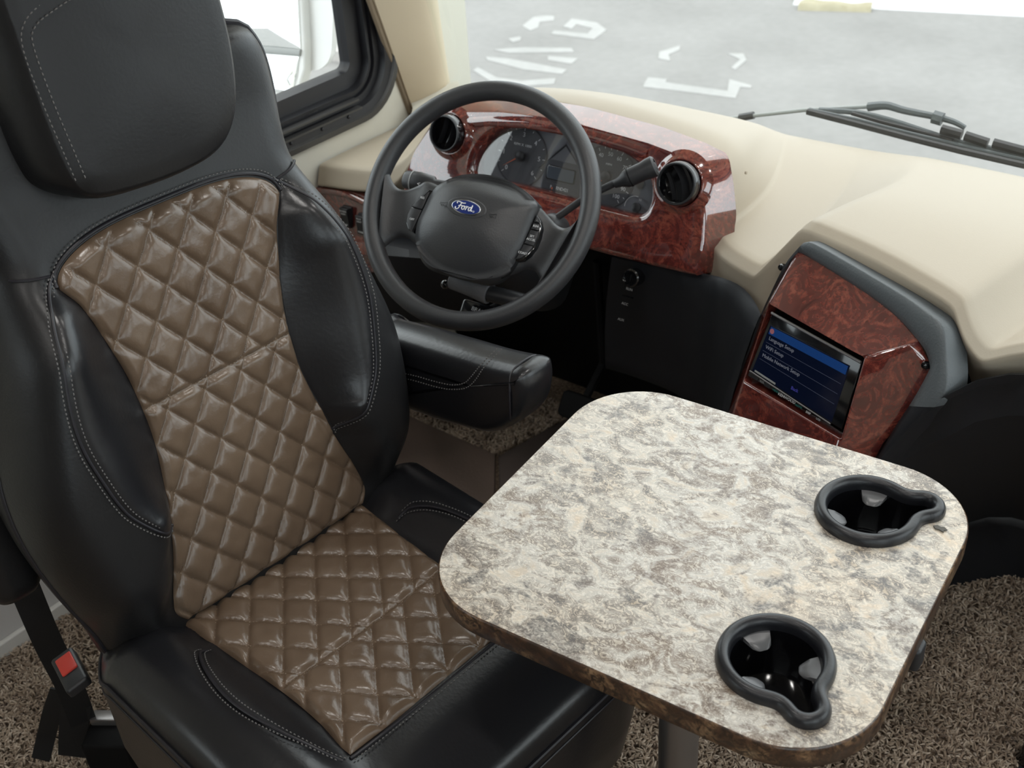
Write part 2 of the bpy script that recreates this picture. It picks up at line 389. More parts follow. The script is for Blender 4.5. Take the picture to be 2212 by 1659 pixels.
# --- left wall with the driver's window
WL = Fr((-1.70, 1.3, 0), Vector((.05, 1, 0)).normalized(), (0, 0, 1), Vector((1, -.05, 0)).normalized())
W0, W1, WB, WT = -.72, .515, .675, 1.50          # window outline along the wall
def wallpiece(a0, a1, b0, b1): return fbox(WL, a0, a1, b0, b1, -.06, 0)
struct('wall_left', join(wallpiece(W1 - .03, .75, 0, 2.0), wallpiece(W0 + .03, W1 - .03, .35, WB + .03), wallpiece(W0 + .03, W1 - .03, WT - .03, 2.0), wallpiece(-.9, W0 + .03, .35, 2.0),
       wallpiece(-1.8, -.9, 0, 2.0), wallpiece(-3.3, -1.8, 0, .9), wallpiece(-3.3, -1.8, 1.5, 2.0), wallpiece(-5.0, -3.3, 0, 2.0)), CREAM)
struct('wall_left.001', wallpiece(-.9, W1 - .03, 0, .352), GREYWALL)
struct('baseboard_left', fbox(WL, -.9, .3, 0, .035, 0, .012), WHITET, bevel=.003)
wf = struct('window_1', (lambda: loft([[WL.p(*q, d) for q in offset2(ccw(rrect(W0, W1, WB, WT, .115, 10)), -o)] for o, d in
        ((.0, .0), (.0, .012), (.012, .013), (.015, .004))], True, False, False))(), ALU)
struct('window_rubber', loft([[WL.p(*q, d) for q in offset2(ccw(rrect(W0, W1, WB, WT, .115, 10)), -o)] for o, d in
        ((.014, .006), (.030, .003), (.033, -.012), (.046, -.013), (.048, -.020), (.052, -.020), (.054, -.016), (.060, -.016), (.062, -.034), (.094, -.037), (.097, -.05), (.10, -.06))], True, False, False), RUBBER, wf)
for k, (bz, dd) in enumerate(((.028, -.0095), (.0435, -.016))):
    struct('window_track', fbox(WL, W0 + .12, W1 - .115, WB + bz, WB + bz + .004, dd, dd + .016), ALU, wf)
struct('window_pane', fbox(WL, W0 + .08, W1 - .085, WB + .085, WT - .085, -.055, -.051), GLASS, wf)
for a in (.20, .285, .36):
    struct('window_screw', lathe(Fr(WL.p(a, WB + .0225, .004), WL.u, WL.v, WL.n), ((.0, .004), (.003, .003), (.004, 0)), 8), RUBBER, wf)
struct('window_latch', fbox(WL, .27, .30, WB + .052, WB + .060, -.03, -.016), ALU, wf, bevel=.002)
# other windows further back on this side
for n, (a0, a1, b0, b1) in enumerate(((-3.3, -1.8, .9, 1.5),)):
    q = struct('window_%d' % (3 + n), fbox(WL, a0, a1, b0, b1, -.04, -.036), GLASS)
    struct('window_frame', loft([[WL.p(*p, d) for p in offset2(ccw(rrect(a0, a1, b0, b1, .06, 6)), -o)] for o, d in ((-.02, 0), (-.02, .012), (.02, .012), (.02, -.05))], True, False, False), RUBBER, q)
# --- right wall (behind the picture), passenger window, entry door window
def rw(y0, y1, z0, z1): return box(.75, .80, y0, y1, z0, z1)
struct('wall_right', join(rw(-3.6, 2.05, 0, .72), rw(-3.6, 2.05, 1.6, 2.0), rw(1.75, 2.05, .72, 1.6), rw(.55, .8, .72, 1.6), rw(-.5, -.2, .72, 1.6), rw(-3.6, -2.2, .72, 1.6)), CABIN)
for n, (y0, y1) in enumerate(((.8, 1.75), (-.2, .55), (-2.2, -.5))):
    q = struct('window_%d' % (4 + n), box(.772, .776, y0, y1, .72, 1.6), GLASS)
    struct('window_frame', join(box(.735, .76, y0 - .03, y1 + .03, .69, .74), box(.735, .76, y0 - .03, y1 + .03, 1.58, 1.63), box(.735, .76, y0 - .03, y0 + .02, .72, 1.6), box(.735, .76, y1 - .02, y1 + .03, .72, 1.6)), RUBBER, q)
struct('wall_back', box(-2.0, .8, -3.66, -3.6, 0, 2.0), CABIN)
def slab(y0, y1, z0, z1):
    xl = lambda y: -1.745 + .05 * (y - 1.3)
    v = [(xl(y0), y0, z0), (.8, y0, z0), (.8, y1, z0), (xl(y1), y1, z0)]; return loft([[Vector(q) for q in v], [Vector((q[0], q[1], z1)) for q in v]])
struct('ceiling', slab(-3.66, 1.78, 2.0, 2.05), CEIL)
struct('wall_front', box(-1.72, .8, 1.99, 2.03, -.3, .585), VOID)
struct('floor', slab(-3.66, 2.03, -.05, 0), CARPETB)
# --- small round ceiling lamps of the coach
LED = mat('lamp_lens', (.9, .9, .88), .3, emit=((1, .97, .93), 6))
for n, (x, y) in enumerate(((-.75, .55), (-.05, .55), (-.75, -.35), (-.05, -.35), (-.4, -1.3), (-.4, 1.25))):
    F = Fr((x, y, 2.0), (1, 0, 0), (0, -1, 0), (0, 0, -1))
    lr_ = root('ceiling_lamp', (x, y, 2.0), 'round white ceiling lamp ' + ('above the driver seat', 'above the rounded table', 'in the aisle behind the driver seat', 'in the aisle behind the table', 'furthest back in the aisle', 'above the dash radio')[n], 'lamp', 'round ceiling lamps')
    obj('lamp_bezel', lathe(F, ((.062, 0), (.060, .010), (.048, .014), (.046, .010)), 28), WHITEP, lr_); obj('lamp_lens', lathe(F, ((.046, .009), (.03, .0115), (0, .012)), 24), LED, lr_)
    ld = bpy.data.lights.new('lamp_light', 'AREA'); ld.shape = 'DISK'; ld.size = .09; ld.energy = LAMP_W; ld.color = (1, .97, .93); lo = bpy.data.objects.new('lamp_light', ld); C.objects.link(lo); lo.parent = lr_; lo.location = (0, 0, -.02)
# --- windshield
def wsy(x, z): return 2.045 - .125 * min(abs(x + .45) / 1.15, 1.2) ** 3 - .27 * (z - .70)
ws = struct('window_2', grid(lambda s, t: (lerp(-1.62, .74, s), wsy(lerp(-1.62, .74, s), lerp(.60, 1.98, t)), lerp(.60, 1.98, t)), 40, 10), GLASS)
md = ws.modifiers.new('thick', 'SOLIDIFY'); md.thickness = .005
struct('trim_3', loft([[Vector((x, wsy(x, z) + dy, z)) for z, dy in ((1.86, -.02), (1.86, -.10), (2.0, -.16), (2.0, .0))] for x in [lerp(-1.7, .78, i / 20) for i in range(21)]]), CEIL)
# --- A-pillar cover, its dark tan edge, and the moulded foot under it
A1, A0 = [(-1.677,1.765,0.9085),(-1.673,1.844,0.6508)]
B1, B0 = [(-1.602,1.9,0.8817),(-1.591,1.9,0.7204)]
A1, A0, B1, B0 = Vector(A1), Vector(A0), Vector(B1), Vector(B0)
B0.y += .02; B0 = Vector([(-1.612,1.925,0.7089)][0])
def ext(p0, p1, z): return p0 + (p1 - p0) * ((z - p0.z) / (p1.z - p0.z))
rings = []
for z in (.60, .70, .80, .95, 1.3, 2.0):
    a, b = ext(A0, A1, z), ext(B0, B1, z); t = (b - a); nn = Vector((t.y, -t.x, 0)).normalized()
    prof = [a, a + nn * .012 + t * .04, a + t * .3 + nn * .017, a + t * .6 + nn * .017, a + t * .82 + nn * .008, a + t * .95 - nn * .008, b - nn * .03, b - nn * .07, a - nn * .02 - t * .05]
    rings.append(prof)
struct('trim_1', loft(rings), PILLARM, smooth=50)
struct('trim_4', tube([ext(A0, A1, z) + Vector((.002, -.004, 0)) for z in (.62, .8, 1.1, 1.5, 2.0)], .007, 8), PIPB)
ft = [(-1.632,1.787,0.6555),(-1.615,1.798,0.6828),(-1.577,1.805,0.7012),(-1.517,1.82,0.7378),(-1.498,1.819,0.7318),(-1.494,1.81,0.7094),(-1.563,1.8,0.6864),(-1.625,1.784,0.6473)]
fx = [Vector([(-1.659,1.814,0.6226)][0]), Vector([(-1.646,1.826,0.6695)][0]), Vector([(-1.581,1.905,0.7019)][0]), Vector([(-1.525,1.895,0.6821)][0]), Vector([(-1.601,1.87,0.6214)][0])]
def quadstrip(rows): return loft(rows, False)
foot = [[fx[1] + Vector((-.03, .02, 0)), fx[1].lerp(fx[2], .5) + Vector((-.03, .03, 0)), fx[2] + Vector((-.02, .03, 0))],
        [fx[1], fx[1].lerp(fx[2], .5), fx[2]],
        [fx[1] + Vector((.006, -.012, -.006)), fx[1].lerp(fx[2], .5) + Vector((.006, -.012, -.006)), fx[2] + Vector((.006, -.010, -.008))],
        [fx[0] + Vector((.01, -.01, .01)), fx[4], fx[3]], [fx[0] + Vector((.01, -.01, -.05)), fx[4] + Vector((0, 0, -.05)), fx[3] + Vector((0, 0, -.05))]]
tf = struct('trim_2', quadstrip(foot), CREAM, smooth=180, sub=2)
struct('trim_screw', lathe(Fr(fx[1].lerp(fx[0], .35) + Vector((.028, .0, .0)), (1, 0, 0), (0, .4, .9), (.1, -.9, .4)), ((.0035, 0), (.0035, .003), (0, .004)), 10), GREYP, tf)

# --- outside: road, faded painted letters, kerb, snow
struct('road', box(-60, 40, -40, 70, -.95, -.9), ROAD)
LETW = [[(-4.699, 6.381), (-4.74, 6.57), (-4.696, 6.622), (-4.625, 6.653), (-4.572, 6.575), (-4.641, 6.504), (-4.582, 6.401), (-4.592, 6.323)], [(-4.443, 6.489), (-4.484, 6.656), (-4.283, 6.66), (-4.146, 6.562), (-4.117, 6.362), (-4.431, 6.33), (-4.449, 6.394), (-4.215, 6.438), (-4.248, 6.548), (-4.389, 6.571), (-4.363, 6.473)], [(-4.63, 6.124), (-4.579, 6.196), (-4.536, 6.136), (-4.555, 6.074)], [(-4.584, 5.904), (-4.436, 6.03), (-4.152, 6.155), (-4.097, 6.099), (-4.465, 5.897)], [(-4.204, 5.963), (-4.01, 6.012), (-3.99, 5.91), (-4.162, 5.902)], [(-4.548, 5.772), (-4.403, 5.812), (-3.961, 5.814), (-3.944, 5.736), (-4.196, 5.693), (-4.503, 5.729)], [(-4.47, 5.537), (-4.478, 5.596), (-4.263, 5.504), (-4.101, 5.527), (-3.937, 5.658), (-3.893, 5.576), (-4.047, 5.451), (-4.24, 5.425)], [(-3.568, 6.237), (-3.622, 6.34), (-3.566, 6.501), (-3.529, 6.436), (-3.547, 6.328), (-3.482, 6.232)], [(-3.234, 6.503), (-3.148, 6.546), (-3.08, 6.453), (-3.064, 6.275), (-3.101, 6.287), (-3.12, 6.448)], [(-3.423, 5.82), (-3.456, 5.922), (-3.343, 5.95), (-3.325, 5.901), (-2.943, 5.941), (-3.023, 6.116), (-2.864, 6.082), (-2.847, 6.048), (-2.908, 6.031), (-2.853, 5.863), (-3.259, 5.804), (-3.401, 5.774)]]
FLAT = Fr((0, 0, -.9), (1, 0, 0), (0, 1, 0), (0, 0, 1))
for q in LETW: struct('road_marking', plate(FLAT, q, -.002, .004, .001, 1), PAINT)
def bumpy(p0, p1, back, h, seed, nu=40, nv=12):
    p0, p1, back = Vector(p0), Vector(p1), Vector(back)
    def f(s, t):
        q = p0.lerp(p1, s) + back * t
        k = math.sin(min(t * 2.5, 1) * PI / 2) * h
        return q + Vector((0, 0, k * (.75 + .5 * noise.noise(q * 1.4 + Vector((seed, 0, 0)))) + .05 * noise.noise(q * 6) * min(t * 6, 1)))
    return grid(f, nu, nv)
sb = [(-3.203,7.603,-0.9),(-1.587,8.06,-0.9)]
def stuff(name, geo, m, label, cat):
    o = single(name, geo, m, label, cat); o['kind'] = 'stuff'; return o
d_ = (Vector(sb[1]) - Vector(sb[0])).normalized(); pb = Vector((-d_.y, d_.x, 0))
stuff('snow_bank', bumpy(Vector(sb[0]) - d_ * .1, Vector(sb[1]) + d_ * 5, pb * 5, .3, 3), SNOW, 'white snow lying along the far edge of the road ahead', 'snow')
stuff('roadside_grass', bumpy(Vector(sb[0]) - d_ * .05 + pb * -.12, Vector(sb[0]) + d_ * .42 - pb * .08, pb * .10, .05, 8, 24, 8), YGRASS, 'dry yellowish grass showing beside the snow past the road', 'grass')
kb = [Vector(p) for p in [(-6.015,5.566,-0.9),(-5.4,5.475,-0.9),(-5.217,5.274,-0.9),(-5.699,5.244,-0.9)]]
struct('trim_5', loft([[kb[0] + (kb[0] - kb[1]) * 3, kb[1] + (kb[1] - kb[0]) * 1.0, kb[2] + (kb[2] - kb[3]) * 1.0, kb[3] + (kb[3] - kb[2]) * 3],
       [p + Vector((0, 0, .07)) for p in (kb[0] + (kb[0] - kb[1]) * 3, kb[1] + (kb[1] - kb[0]) * 1.0, kb[2] + (kb[2] - kb[3]) * 1.0, kb[3] + (kb[3] - kb[2]) * 3)]]), CONC)
kd = (kb[1] - kb[0]).normalized(); kn = Vector((-kd.y, kd.x, 0)); kn = kn if kn.dot(Vector((-1, 1, 0))) > 0 else -kn
stuff('snow_heap', bumpy(kb[0] - kd * 4 + kn * .9, kb[1] - kd * 1.1 + kn * .9, kn * .5, .08, 5), SNOW, 'patchy snow beyond the concrete kerb, seen through the driver window', 'snow')

# ================================================================== DASHBOARD
COLS = [
 [(-1.685,1.61,.585), (-1.68,1.546,.588), (-1.68,1.562,.630), (-1.677,1.66,.631), (-1.672,1.78,.628), (-1.665,1.88,.63)],
 [(-1.64,1.61,.585), (-1.64,1.547,.592), (-1.64,1.565,.634), (-1.64,1.67,.637), (-1.635,1.79,.64), (-1.62,1.90,.66)],
 [(-1.55,1.61,.585), (-1.55,1.547,.602), (-1.55,1.565,.644), (-1.555,1.67,.648), (-1.56,1.79,.66), (-1.57,1.93,.68)],
 [(-1.46,1.61,.585), (-1.46,1.553,.624), (-1.455,1.57,.668), (-1.455,1.67,.685), (-1.46,1.78,.695), (-1.48,1.95,.70)],
 [(-1.41,1.56,.60), (-1.405,1.585,.752), (-1.395,1.597,.768), (-1.385,1.65,.78), (-1.385,1.70,.775), (-1.40,1.97,.71)],
 [(-1.34,1.57,.60), (-1.345,1.600,.800), (-1.335,1.612,.808), (-1.32,1.65,.814), (-1.31,1.70,.808), (-1.35,1.98,.71)],
 [(-1.25,1.57,.60), (-1.25,1.608,.826), (-1.245,1.620,.834), (-1.24,1.655,.838), (-1.23,1.70,.830), (-1.28,1.99,.71)],
 [(-1.10,1.57,.62), (-1.10,1.614,.841), (-1.10,1.625,.848), (-1.09,1.655,.852), (-1.09,1.70,.845), (-1.15,2.01,.71)],
 [(-.93,1.57,.62), (-.935,1.611,.824), (-.93,1.622,.832), (-.92,1.655,.839), (-.92,1.70,.834), (-1.00,2.03,.71)],
 [(-.83,1.57,.62), (-.828,1.605,.812), (-.822,1.617,.820), (-.812,1.66,.822), (-.815,1.72,.812), (-.93,2.035,.712)],
 [(-.80,1.56,.62), (-.80,1.590,.765), (-.796,1.604,.770), (-.786,1.665,.770), (-.796,1.73,.763), (-.90,2.035,.713)],
 [(-.79,1.55,.635), (-.786,1.555,.685), (-.778,1.570,.702), (-.764,1.66,.712), (-.772,1.78,.718), (-.88,2.035,.714)],
 [(-.745,1.52,.64), (-.745,1.512,.688), (-.738,1.528,.704), (-.722,1.65,.712), (-.73,1.78,.718), (-.83,2.035,.714)],
 [(-.68,1.495,.62), (-.675,1.483,.690), (-.668,1.498,.706), (-.648,1.63,.716), (-.65,1.78,.72), (-.72,2.035,.716)],
 [(-.655,1.47,.62), (-.652,1.478,.722), (-.643,1.492,.736), (-.618,1.62,.744), (-.61,1.76,.74), (-.67,2.035,.716)],
 [(-.61,1.47,.62), (-.608,1.487,.788), (-.598,1.502,.801), (-.568,1.61,.802), (-.54,1.73,.780), (-.60,2.035,.718)],
 [(-.47,1.46,.62), (-.478,1.447,.790), (-.471,1.462,.804), (-.44,1.59,.804), (-.42,1.74,.780), (-.46,2.035,.718)],
 [(-.345,1.40,.64), (-.355,1.402,.776), (-.346,1.416,.789), (-.315,1.57,.788), (-.295,1.74,.768), (-.30,2.035,.716)],
 [(-.33,1.375,.65), (-.329,1.386,.735), (-.321,1.400,.748), (-.288,1.56,.748), (-.265,1.74,.742), (-.255,2.03,.715)],
 [(-.305,1.375,.67), (-.303,1.39,.712), (-.297,1.405,.727), (-.262,1.56,.727), (-.24,1.74,.726), (-.225,2.03,.714)],
 [(-.25,1.42,.69), (-.255,1.435,.725), (-.248,1.452,.738), (-.20,1.60,.735), (-.18,1.75,.73), (-.14,2.025,.712)],
 [(-.10,1.52,.66), (-.10,1.53,.72), (-.09,1.55,.735), (-.05,1.66,.733), (-.04,1.80,.728), (0,2.02,.712)],
 [(.30,1.58,.64), (.30,1.59,.71), (.30,1.61,.725), (.30,1.70,.725), (.30,1.82,.72), (.30,2.00,.71)],
 [(.74,1.60,.62), (.74,1.61,.70), (.74,1.62,.715), (.74,1.70,.715), (.74,1.80,.71), (.74,1.93,.70)]]
COLS = [[(c[0][0], c[1][1] + .09, c[1][2] - .12)] + c[1:] if i >= 17 else c for i, c in enumerate(COLS)]
cage = [c + [(c[5][0], c[5][1] + .015, c[5][2] - .10)] for c in COLS]
dash = root('dashboard', (-.45, 1.7, .6), 'beige moulded dashboard top sweeping across under the windshield', 'dashboard')
dg = quadstrip([[Vector(p) for p in c] for c in cage])
dsh = obj('dash_top', dg, BEIGE, dash, smooth=180, sub=3)
# firm the lips with creases
me = dsh.data; at = me.attributes.new('crease_edge', 'FLOAT', 'EDGE'); nr = 7
for e in me.edges:
    a, b = sorted(e.vertices); ca, cb, ra, rb = a // nr, b // nr, a % nr, b % nr
    v = 0
    if ra == rb and ca != cb: v = {1: .8, 2: .8}.get(ra, 0)
    if ca == cb and ca in (11, 13, 15) and ra >= 1: v = .6
    if ca == cb and ca in (17, 19) and ra >= 1: v = .45
    at.data[e.index].value = v
obj('seam_plug', lathe(Fr(Vector([(-0.7767,1.651,0.775)][0]), (0, 1, 0), (0, 0, 1), (1, 0, 0)), ((.003, -.002), (.003, .001), (0, .0015)), 8), BEIGE, dash)

# ================================================================== LOWER DASH PANELS
lp = [Vector(p) for p in [(-0.9505,1.515,0.6421),(-0.8816,1.518,0.6446),(-0.7897,1.521,0.6469)]] + [Vector(p) for p in [(-0.7311,1.49,0.6682)]] + [Vector(p) for p in [(-0.6929,1.478,0.6685)]] + [Vector(p) for p in [(-0.6607,1.455,0.6648)]] + [Vector(p) for p in [(-0.6345,1.423,0.6661)]]
lb = [Vector(p) for p in [(-1.02,1.6,0.3312)]] + [Vector(p) for p in [(-0.9577,1.585,0.3459)]] + [Vector(p) for p in [(-0.8492,1.55,0.3691)]] + [Vector(p) for p in [(-0.786,1.52,0.3752)]] + [Vector(p) for p in [(-0.7382,1.48,0.3934)]] + [Vector(p) for p in [(-0.6709,1.379,0.4639),(-0.6587,1.375,0.4624)]]
R0, R1 = resample(spl(lp, 6), 24), resample(spl(lb, 6), 24)
rows = [[p + Vector((0, .05, -.09)) for p in R0], [p + Vector((0, .006, -.002)) for p in R0], [p + Vector((0, -.001, -.006)) for p in R0]] + [[a.lerp(b, t) + Vector((0, -.012 * math.sin(PI * t), 0)) for a, b in zip(R0, R1)] for t in (.15, .35, .6, .85, .98)] + [[p + Vector((0, .012, -.004)) for p in R1], [p + Vector((0, .10, 0)) for p in R1]]
kp = root('lower_dash_panel', tuple(R1[12]), 'black plastic lower dash panel with key switch between column and radio', 'panel')
obj('panel_skin', quadstrip(rows), DARK, kp, smooth=60)
kf = Fr(Vector([(-0.9028,1.499,0.6165)][0]), FAS.u, FAS.v, FAS.n)
obj('key_switch', lathe(kf, ((.0155, -.02), (.0155, .003), (.0135, .005), (.012, .0045), (.0115, .001), (0, .001)), 24), GLOSSB, kp)
obj('key_slot', fbox(kf, -.0012, .0012, -.006, .006, .001, .002), VOID, kp)
text('lettering', 'RUN', kf, .002, -.019, .004, .006, DIMINK, kp); text('lettering', 'ACC', kf, -.003, -.046, .001, .006, DIMINK, kp); text('lettering', 'AUX', kf, -.006, -.075, -.001, .006, DIMINK, kp)
obj('panel_groove', fbox(kf, -.011, .009, -.0335, -.0325, -.004, .001), GLOSSB, kp)
# under-dash knee panel left of the column
kr = [[Vector(p) for p in r] for r in ([(-1.559,1.56,0.5142),(-1.362,1.56,0.539)], [(-1.52,1.525,0.5262),(-1.333,1.525,0.5465)], [(-1.491,1.5,0.5284),(-1.314,1.5,0.5435)], [(-1.478,1.485,0.5121),(-1.301,1.485,0.548)], [(-1.495,1.5,0.4745),(-1.317,1.5,0.5137)], [(-1.604,1.6,0.3226),(-1.413,1.6,0.3681)], [(-1.765,1.75,0.1352),(-1.552,1.75,0.1889)])]
kr = [[r[0] + (r[0] - r[1]) * .02, r[0], r[0].lerp(r[1], .5), r[1], r[1] + (r[1] - r[0]) * .4] for r in kr]
nn_ = root('knee_panel', tuple(kr[3][2]), 'black knee panel with a stepped ledge seen through the wheel', 'panel')
obj('panel_skin', quadstrip(kr), DARK, nn_, smooth=25, sub=None)
# toe board between the panels
tb = [[Vector((x, y, z)) for x in (-1.66, -1.2, -.62)] for y, z in ((1.68, .62), (1.74, .4), (1.86, .18), (1.93, 0))]
single('toe_board', quadstrip(tb), VOID, 'flat black toe board in the dark footwell under the dash', 'panel', smooth=60)
# right-hand console panel dropping to the carpet
c_t = [Vector(p) for p in [(-0.407,1.327,0.5351),(-0.3905,1.342,0.5973),(-0.357,1.347,0.6462)]] + [Vector(p) for p in [(-0.3247,1.338,0.6847)]] + [Vector(p) for p in [(-0.3056,1.375,0.6909)]] + [Vector(p) for p in [(-0.2591,1.415,0.6967)]] + [Vector((-.10, 1.515, .672)), Vector((.25, 1.575, .65)), Vector((.73, 1.60, .63))]
ct = resample(spl(c_t, 5), 30)
bot = [Vector(p) for p in [(-0.4083,1.667,0),(-0.3644,1.714,-0),(-0.3135,1.767,0),(-0.2444,1.823,0)]] + [Vector((.0, 1.86, 0)), Vector((.4, 1.88, 0)), Vector((.73, 1.88, 0))]
cb = resample(spl(bot, 5), 30)
rdg = [Vector(p) for p in [(-0.4226,1.654,0.14),(-0.3671,1.734,0.14),(-0.3369,1.768,0.14),(-0.268,1.816,0.14)]] + [Vector((.05, 1.80, .14)), Vector((.4, 1.82, .14)), Vector((.73, 1.82, .14))]
cr = resample(spl(rdg, 5), 30)
def row(a, b, t, dy=0, dz=0): return [p.lerp(q, t) + Vector((0, dy, dz)) for p, q in zip(a, b)]
rows = [[p + Vector((0, .05, -.10)) for p in ct], row(ct, cr, 0, .008, -.004), row(ct, cr, 0, -.002, -.001), row(ct, cr, .03), row(ct, cr, .3), row(ct, cr, .6), row(ct, cr, .9), row(ct, cr, .985), row(ct, cr, 1, -.010, .004), row(ct, cr, 1, -.012, -.006), row(cr, cb, .08, -.002), row(cr, cb, .5), row(cr, cb, 1)]
single('console_panel', quadstrip(rows), DARK, 'big black curved panel falling from the passenger side dash to the carpet', 'panel', smooth=50)

# ================================================================== INSTRUMENT PANEL
ip = root('instrument_panel', tuple(FAS.p(0, -.05, -.02)), 'glossy burl wood instrument panel with gauge cluster behind the steering wheel', 'instrument panel')
FO = ccw([(0.2525,-0.1369),(0.2547,-0.1118),(0.254,-0.089),(0.2472,-0.0452),(0.2334,-0.0033),(0.2166,0.0377),(0.211,0.0411),(0.125,0.0534),(0.0547,0.0575),(-0.018,0.0617),(-0.0923,0.06),(-0.1685,0.0536),(-0.2468,0.0406),(-0.291,0.025),(-0.3182,-0.0046),(-0.3441,-0.0472),(-0.3566,-0.0881),(-0.3587,-0.1189),(-0.3458,-0.1468),(-0.2174,-0.142),(-0.086,-0.1394),(0.0839,-0.14),(0.1723,-0.139)])
FH = ccw([(-0.2078,-0.0609),(-0.2067,-0.0301),(-0.1877,0.002),(-0.1583,0.0225),(-0.1168,0.0362),(-0.0695,0.0389),(-0.0136,0.0378),(0.0417,0.0331),(0.0876,0.024),(0.1211,0.0083),(0.1412,-0.0144),(0.1455,-0.0402),(0.1389,-0.0593),(0.1213,-0.067),(0.0879,-0.0678),(0.0244,-0.067),(-0.0509,-0.0649),(-0.1286,-0.0643),(-0.1883,-0.0671)])
FO = [tuple(p[:2]) for p in resample([Vector((*q, 0)) for q in FO], 120, True)]
FHs = [tuple(p[:2]) for p in spl([Vector((*q, 0)) for q in FH], 5, True)]
hc = (sum(q[0] for q in FH) / len(FH), sum(q[1] for q in FH) / len(FH))
def ray_poly(P, t, c):
    d = Vector((math.cos(t), math.sin(t))); best = None
    for i in range(len(P)):
        a, b = Vector(P[i - 1]) - Vector(c), Vector(P[i]) - Vector(c); e = b - a
        den = d.x * e.y - d.y * e.x
        if abs(den) < 1e-12: continue
        r = (a.x * e.y - a.y * e.x) / den; k = (a.x * d.y - a.y * d.x) / den
        if r > 0 and -1e-6 <= k <= 1 + 1e-6 and (best is None or r < best): best = r
    return (c[0] + d.x * best, c[1] + d.y * best)
angs = sorted([math.atan2(q[1] - hc[1], q[0] - hc[0]) for q in FO] + [math.atan2(q[1] - hc[1], q[0] - hc[0]) for q in FHs])
angs = [a for i, a in enumerate(angs) if i == 0 or a - angs[i - 1] > .008]
oo = [ray_poly(FO, a, hc) for a in angs]; hh = [ray_poly(FHs, a, hc) for a in angs]
def ringp(P, off, d): return [FAS.p(*q, d) for q in (offset2(P, off) if off else P)]
def bev(k):       # bevel rim: wide on the top and right sides, narrow along the bottom
    out = []
    for q, r in zip(oo, offset2(oo, 1.0)):
        nx, ny = r[0] - q[0], r[1] - q[1]
        wd = .021 * smooth01((ny + .25) / .5) + .012 * smooth01((nx - .5) / .4) + .003
        dp = .036 * smooth01((ny + .25) / .5) + .036 * smooth01((nx - .5) / .4); dp = min(dp, .040) + .004
        out.append(FAS.p(q[0] + nx * wd * k, q[1] + ny * wd * k, -dp * k))
    return out
def midring(t, d): return [FAS.p(lerp(a[0], b[0], t), lerp(a[1], b[1], t), d) for a, b in zip(oo, hh)]
rings = [bev(1.0), bev(.97), bev(.10), ringp(oo, -.002, .0012), ringp(oo, -.006, .002), midring(.5, .002), ringp(hh, .014, .002), ringp(hh, .008, .0005), ringp(hh, .003, -.004), ringp(hh, .0, -.012), ringp(hh, 0, -.034)]
fas = obj('fascia', loft(rings, True, False, False), BURL, ip, smooth=38)
obj('fascia_brow', loft([[FAS.p(a, b + db, d) for db, d in ((-.012, .002), (-.009, .0048), (-.003, .0060), (.0025, .0048), (.006, .002))] for a, b in [(-0.244,0.0231),(-0.1854,0.0364),(-0.1089,0.0462),(-0.0339,0.0482),(0.0303,0.0456),(0.0842,0.0415),(0.1284,0.0361)]], False), BURL, ip, smooth=180)
obj('cluster_face', loft([[FAS.p(*q, -.033) for q in offset2(FHs, .004)]], True, True, False), DIALG, ip)
LF = Fr(FAS.p(0, -.02, -.0165), FAS.u, (FAS.v - FAS.n * .11).normalized(), (FAS.n + FAS.v * .11).normalized())
lens = obj('cluster_lens', plate(LF, [(q[0], q[1] + .02) for q in FHs], -.002, 0, .0004, 1), LENS, ip, smooth=0)
for px, nm in ((0, 0),):
    for (a, b), cap in zip([(0.2396,0.0014)], 'x'): obj('screw', lathe(Fr(FAS.p(a, b, -.037), FAS.v, FAS.n, FAS.u), ((.0045, -.003), (.0045, .004), (.003, .0055), (0, .006)), 12), PLASTIC, ip)
# gauges
def dial(name, px, R, nums, a0, a1, unit, uofs, face, needle, ns=.0105, minor=1):
    (a, b) = px; F = Fr(FAS.p(a, b, -.033), FAS.u, FAS.v, FAS.n)
    g = obj(name, lathe(F, ((R, 0), (R, .0025), (R * .965, .003), (R * .955, .0012), (0, .0012)), 48), DIAL, ip)
    n = len(nums); ticks = []; tot = (n - 1) * (minor + 1)
    for i in range(tot + 1):
        t = a0 + (a1 - a0) * i / tot; r1, r0 = R * .93, R * (.83 if i % (minor + 1) == 0 else .87); c, s = math.cos(t), math.sin(t)
        w_ = .0006
        ticks.append(([F.p(r0 * c - s * w_, r0 * s + c * w_, .0016), F.p(r0 * c + s * w_, r0 * s - c * w_, .0016), F.p(r1 * c + s * w_, r1 * s - c * w_, .0016), F.p(r1 * c - s * w_, r1 * s + c * w_, .0016)], [(0, 1, 2, 3)]))
    obj('tick_marks', join(*ticks), WHITEINK, g)
    for i, q in enumerate(nums):
        t = a0 + (a1 - a0) * i / (n - 1)
        if q: text('lettering', q, F, R * .70 * math.cos(t), R * .70 * math.sin(t), .0016, ns, WHITEINK, g)
    if unit: text('lettering', unit, F, 0, R * uofs, .0016, ns * .55, WHITEINK, g, sx=1.15)
    t = needle; c, s = math.cos(t), math.sin(t)
    obj('needle', ([F.p(-s * .0012, c * .0012, .005), F.p(s * .0012, -c * .0012, .005), F.p(R * .80 * c, R * .80 * s, .005), F.p(-s * .0012, c * .0012, .004), F.p(s * .0012, -c * .0012, .004)], [(0, 1, 2), (3, 2, 4), (0, 2, 3), (1, 4, 2)]), ORANGE, g)
    obj('needle_hub', lathe(F, ((R * .17, .002), (R * .17, .008), (R * .12, .010), (0, .0105)), 24), PLASTIC, g)
    return F
TC, SC, TG, HG = [(-0.1317,-0.0185),(0.0442,-0.0202),(0.1184,-0.0736),(0.1056,-0.0582)]
DG = PI / 180
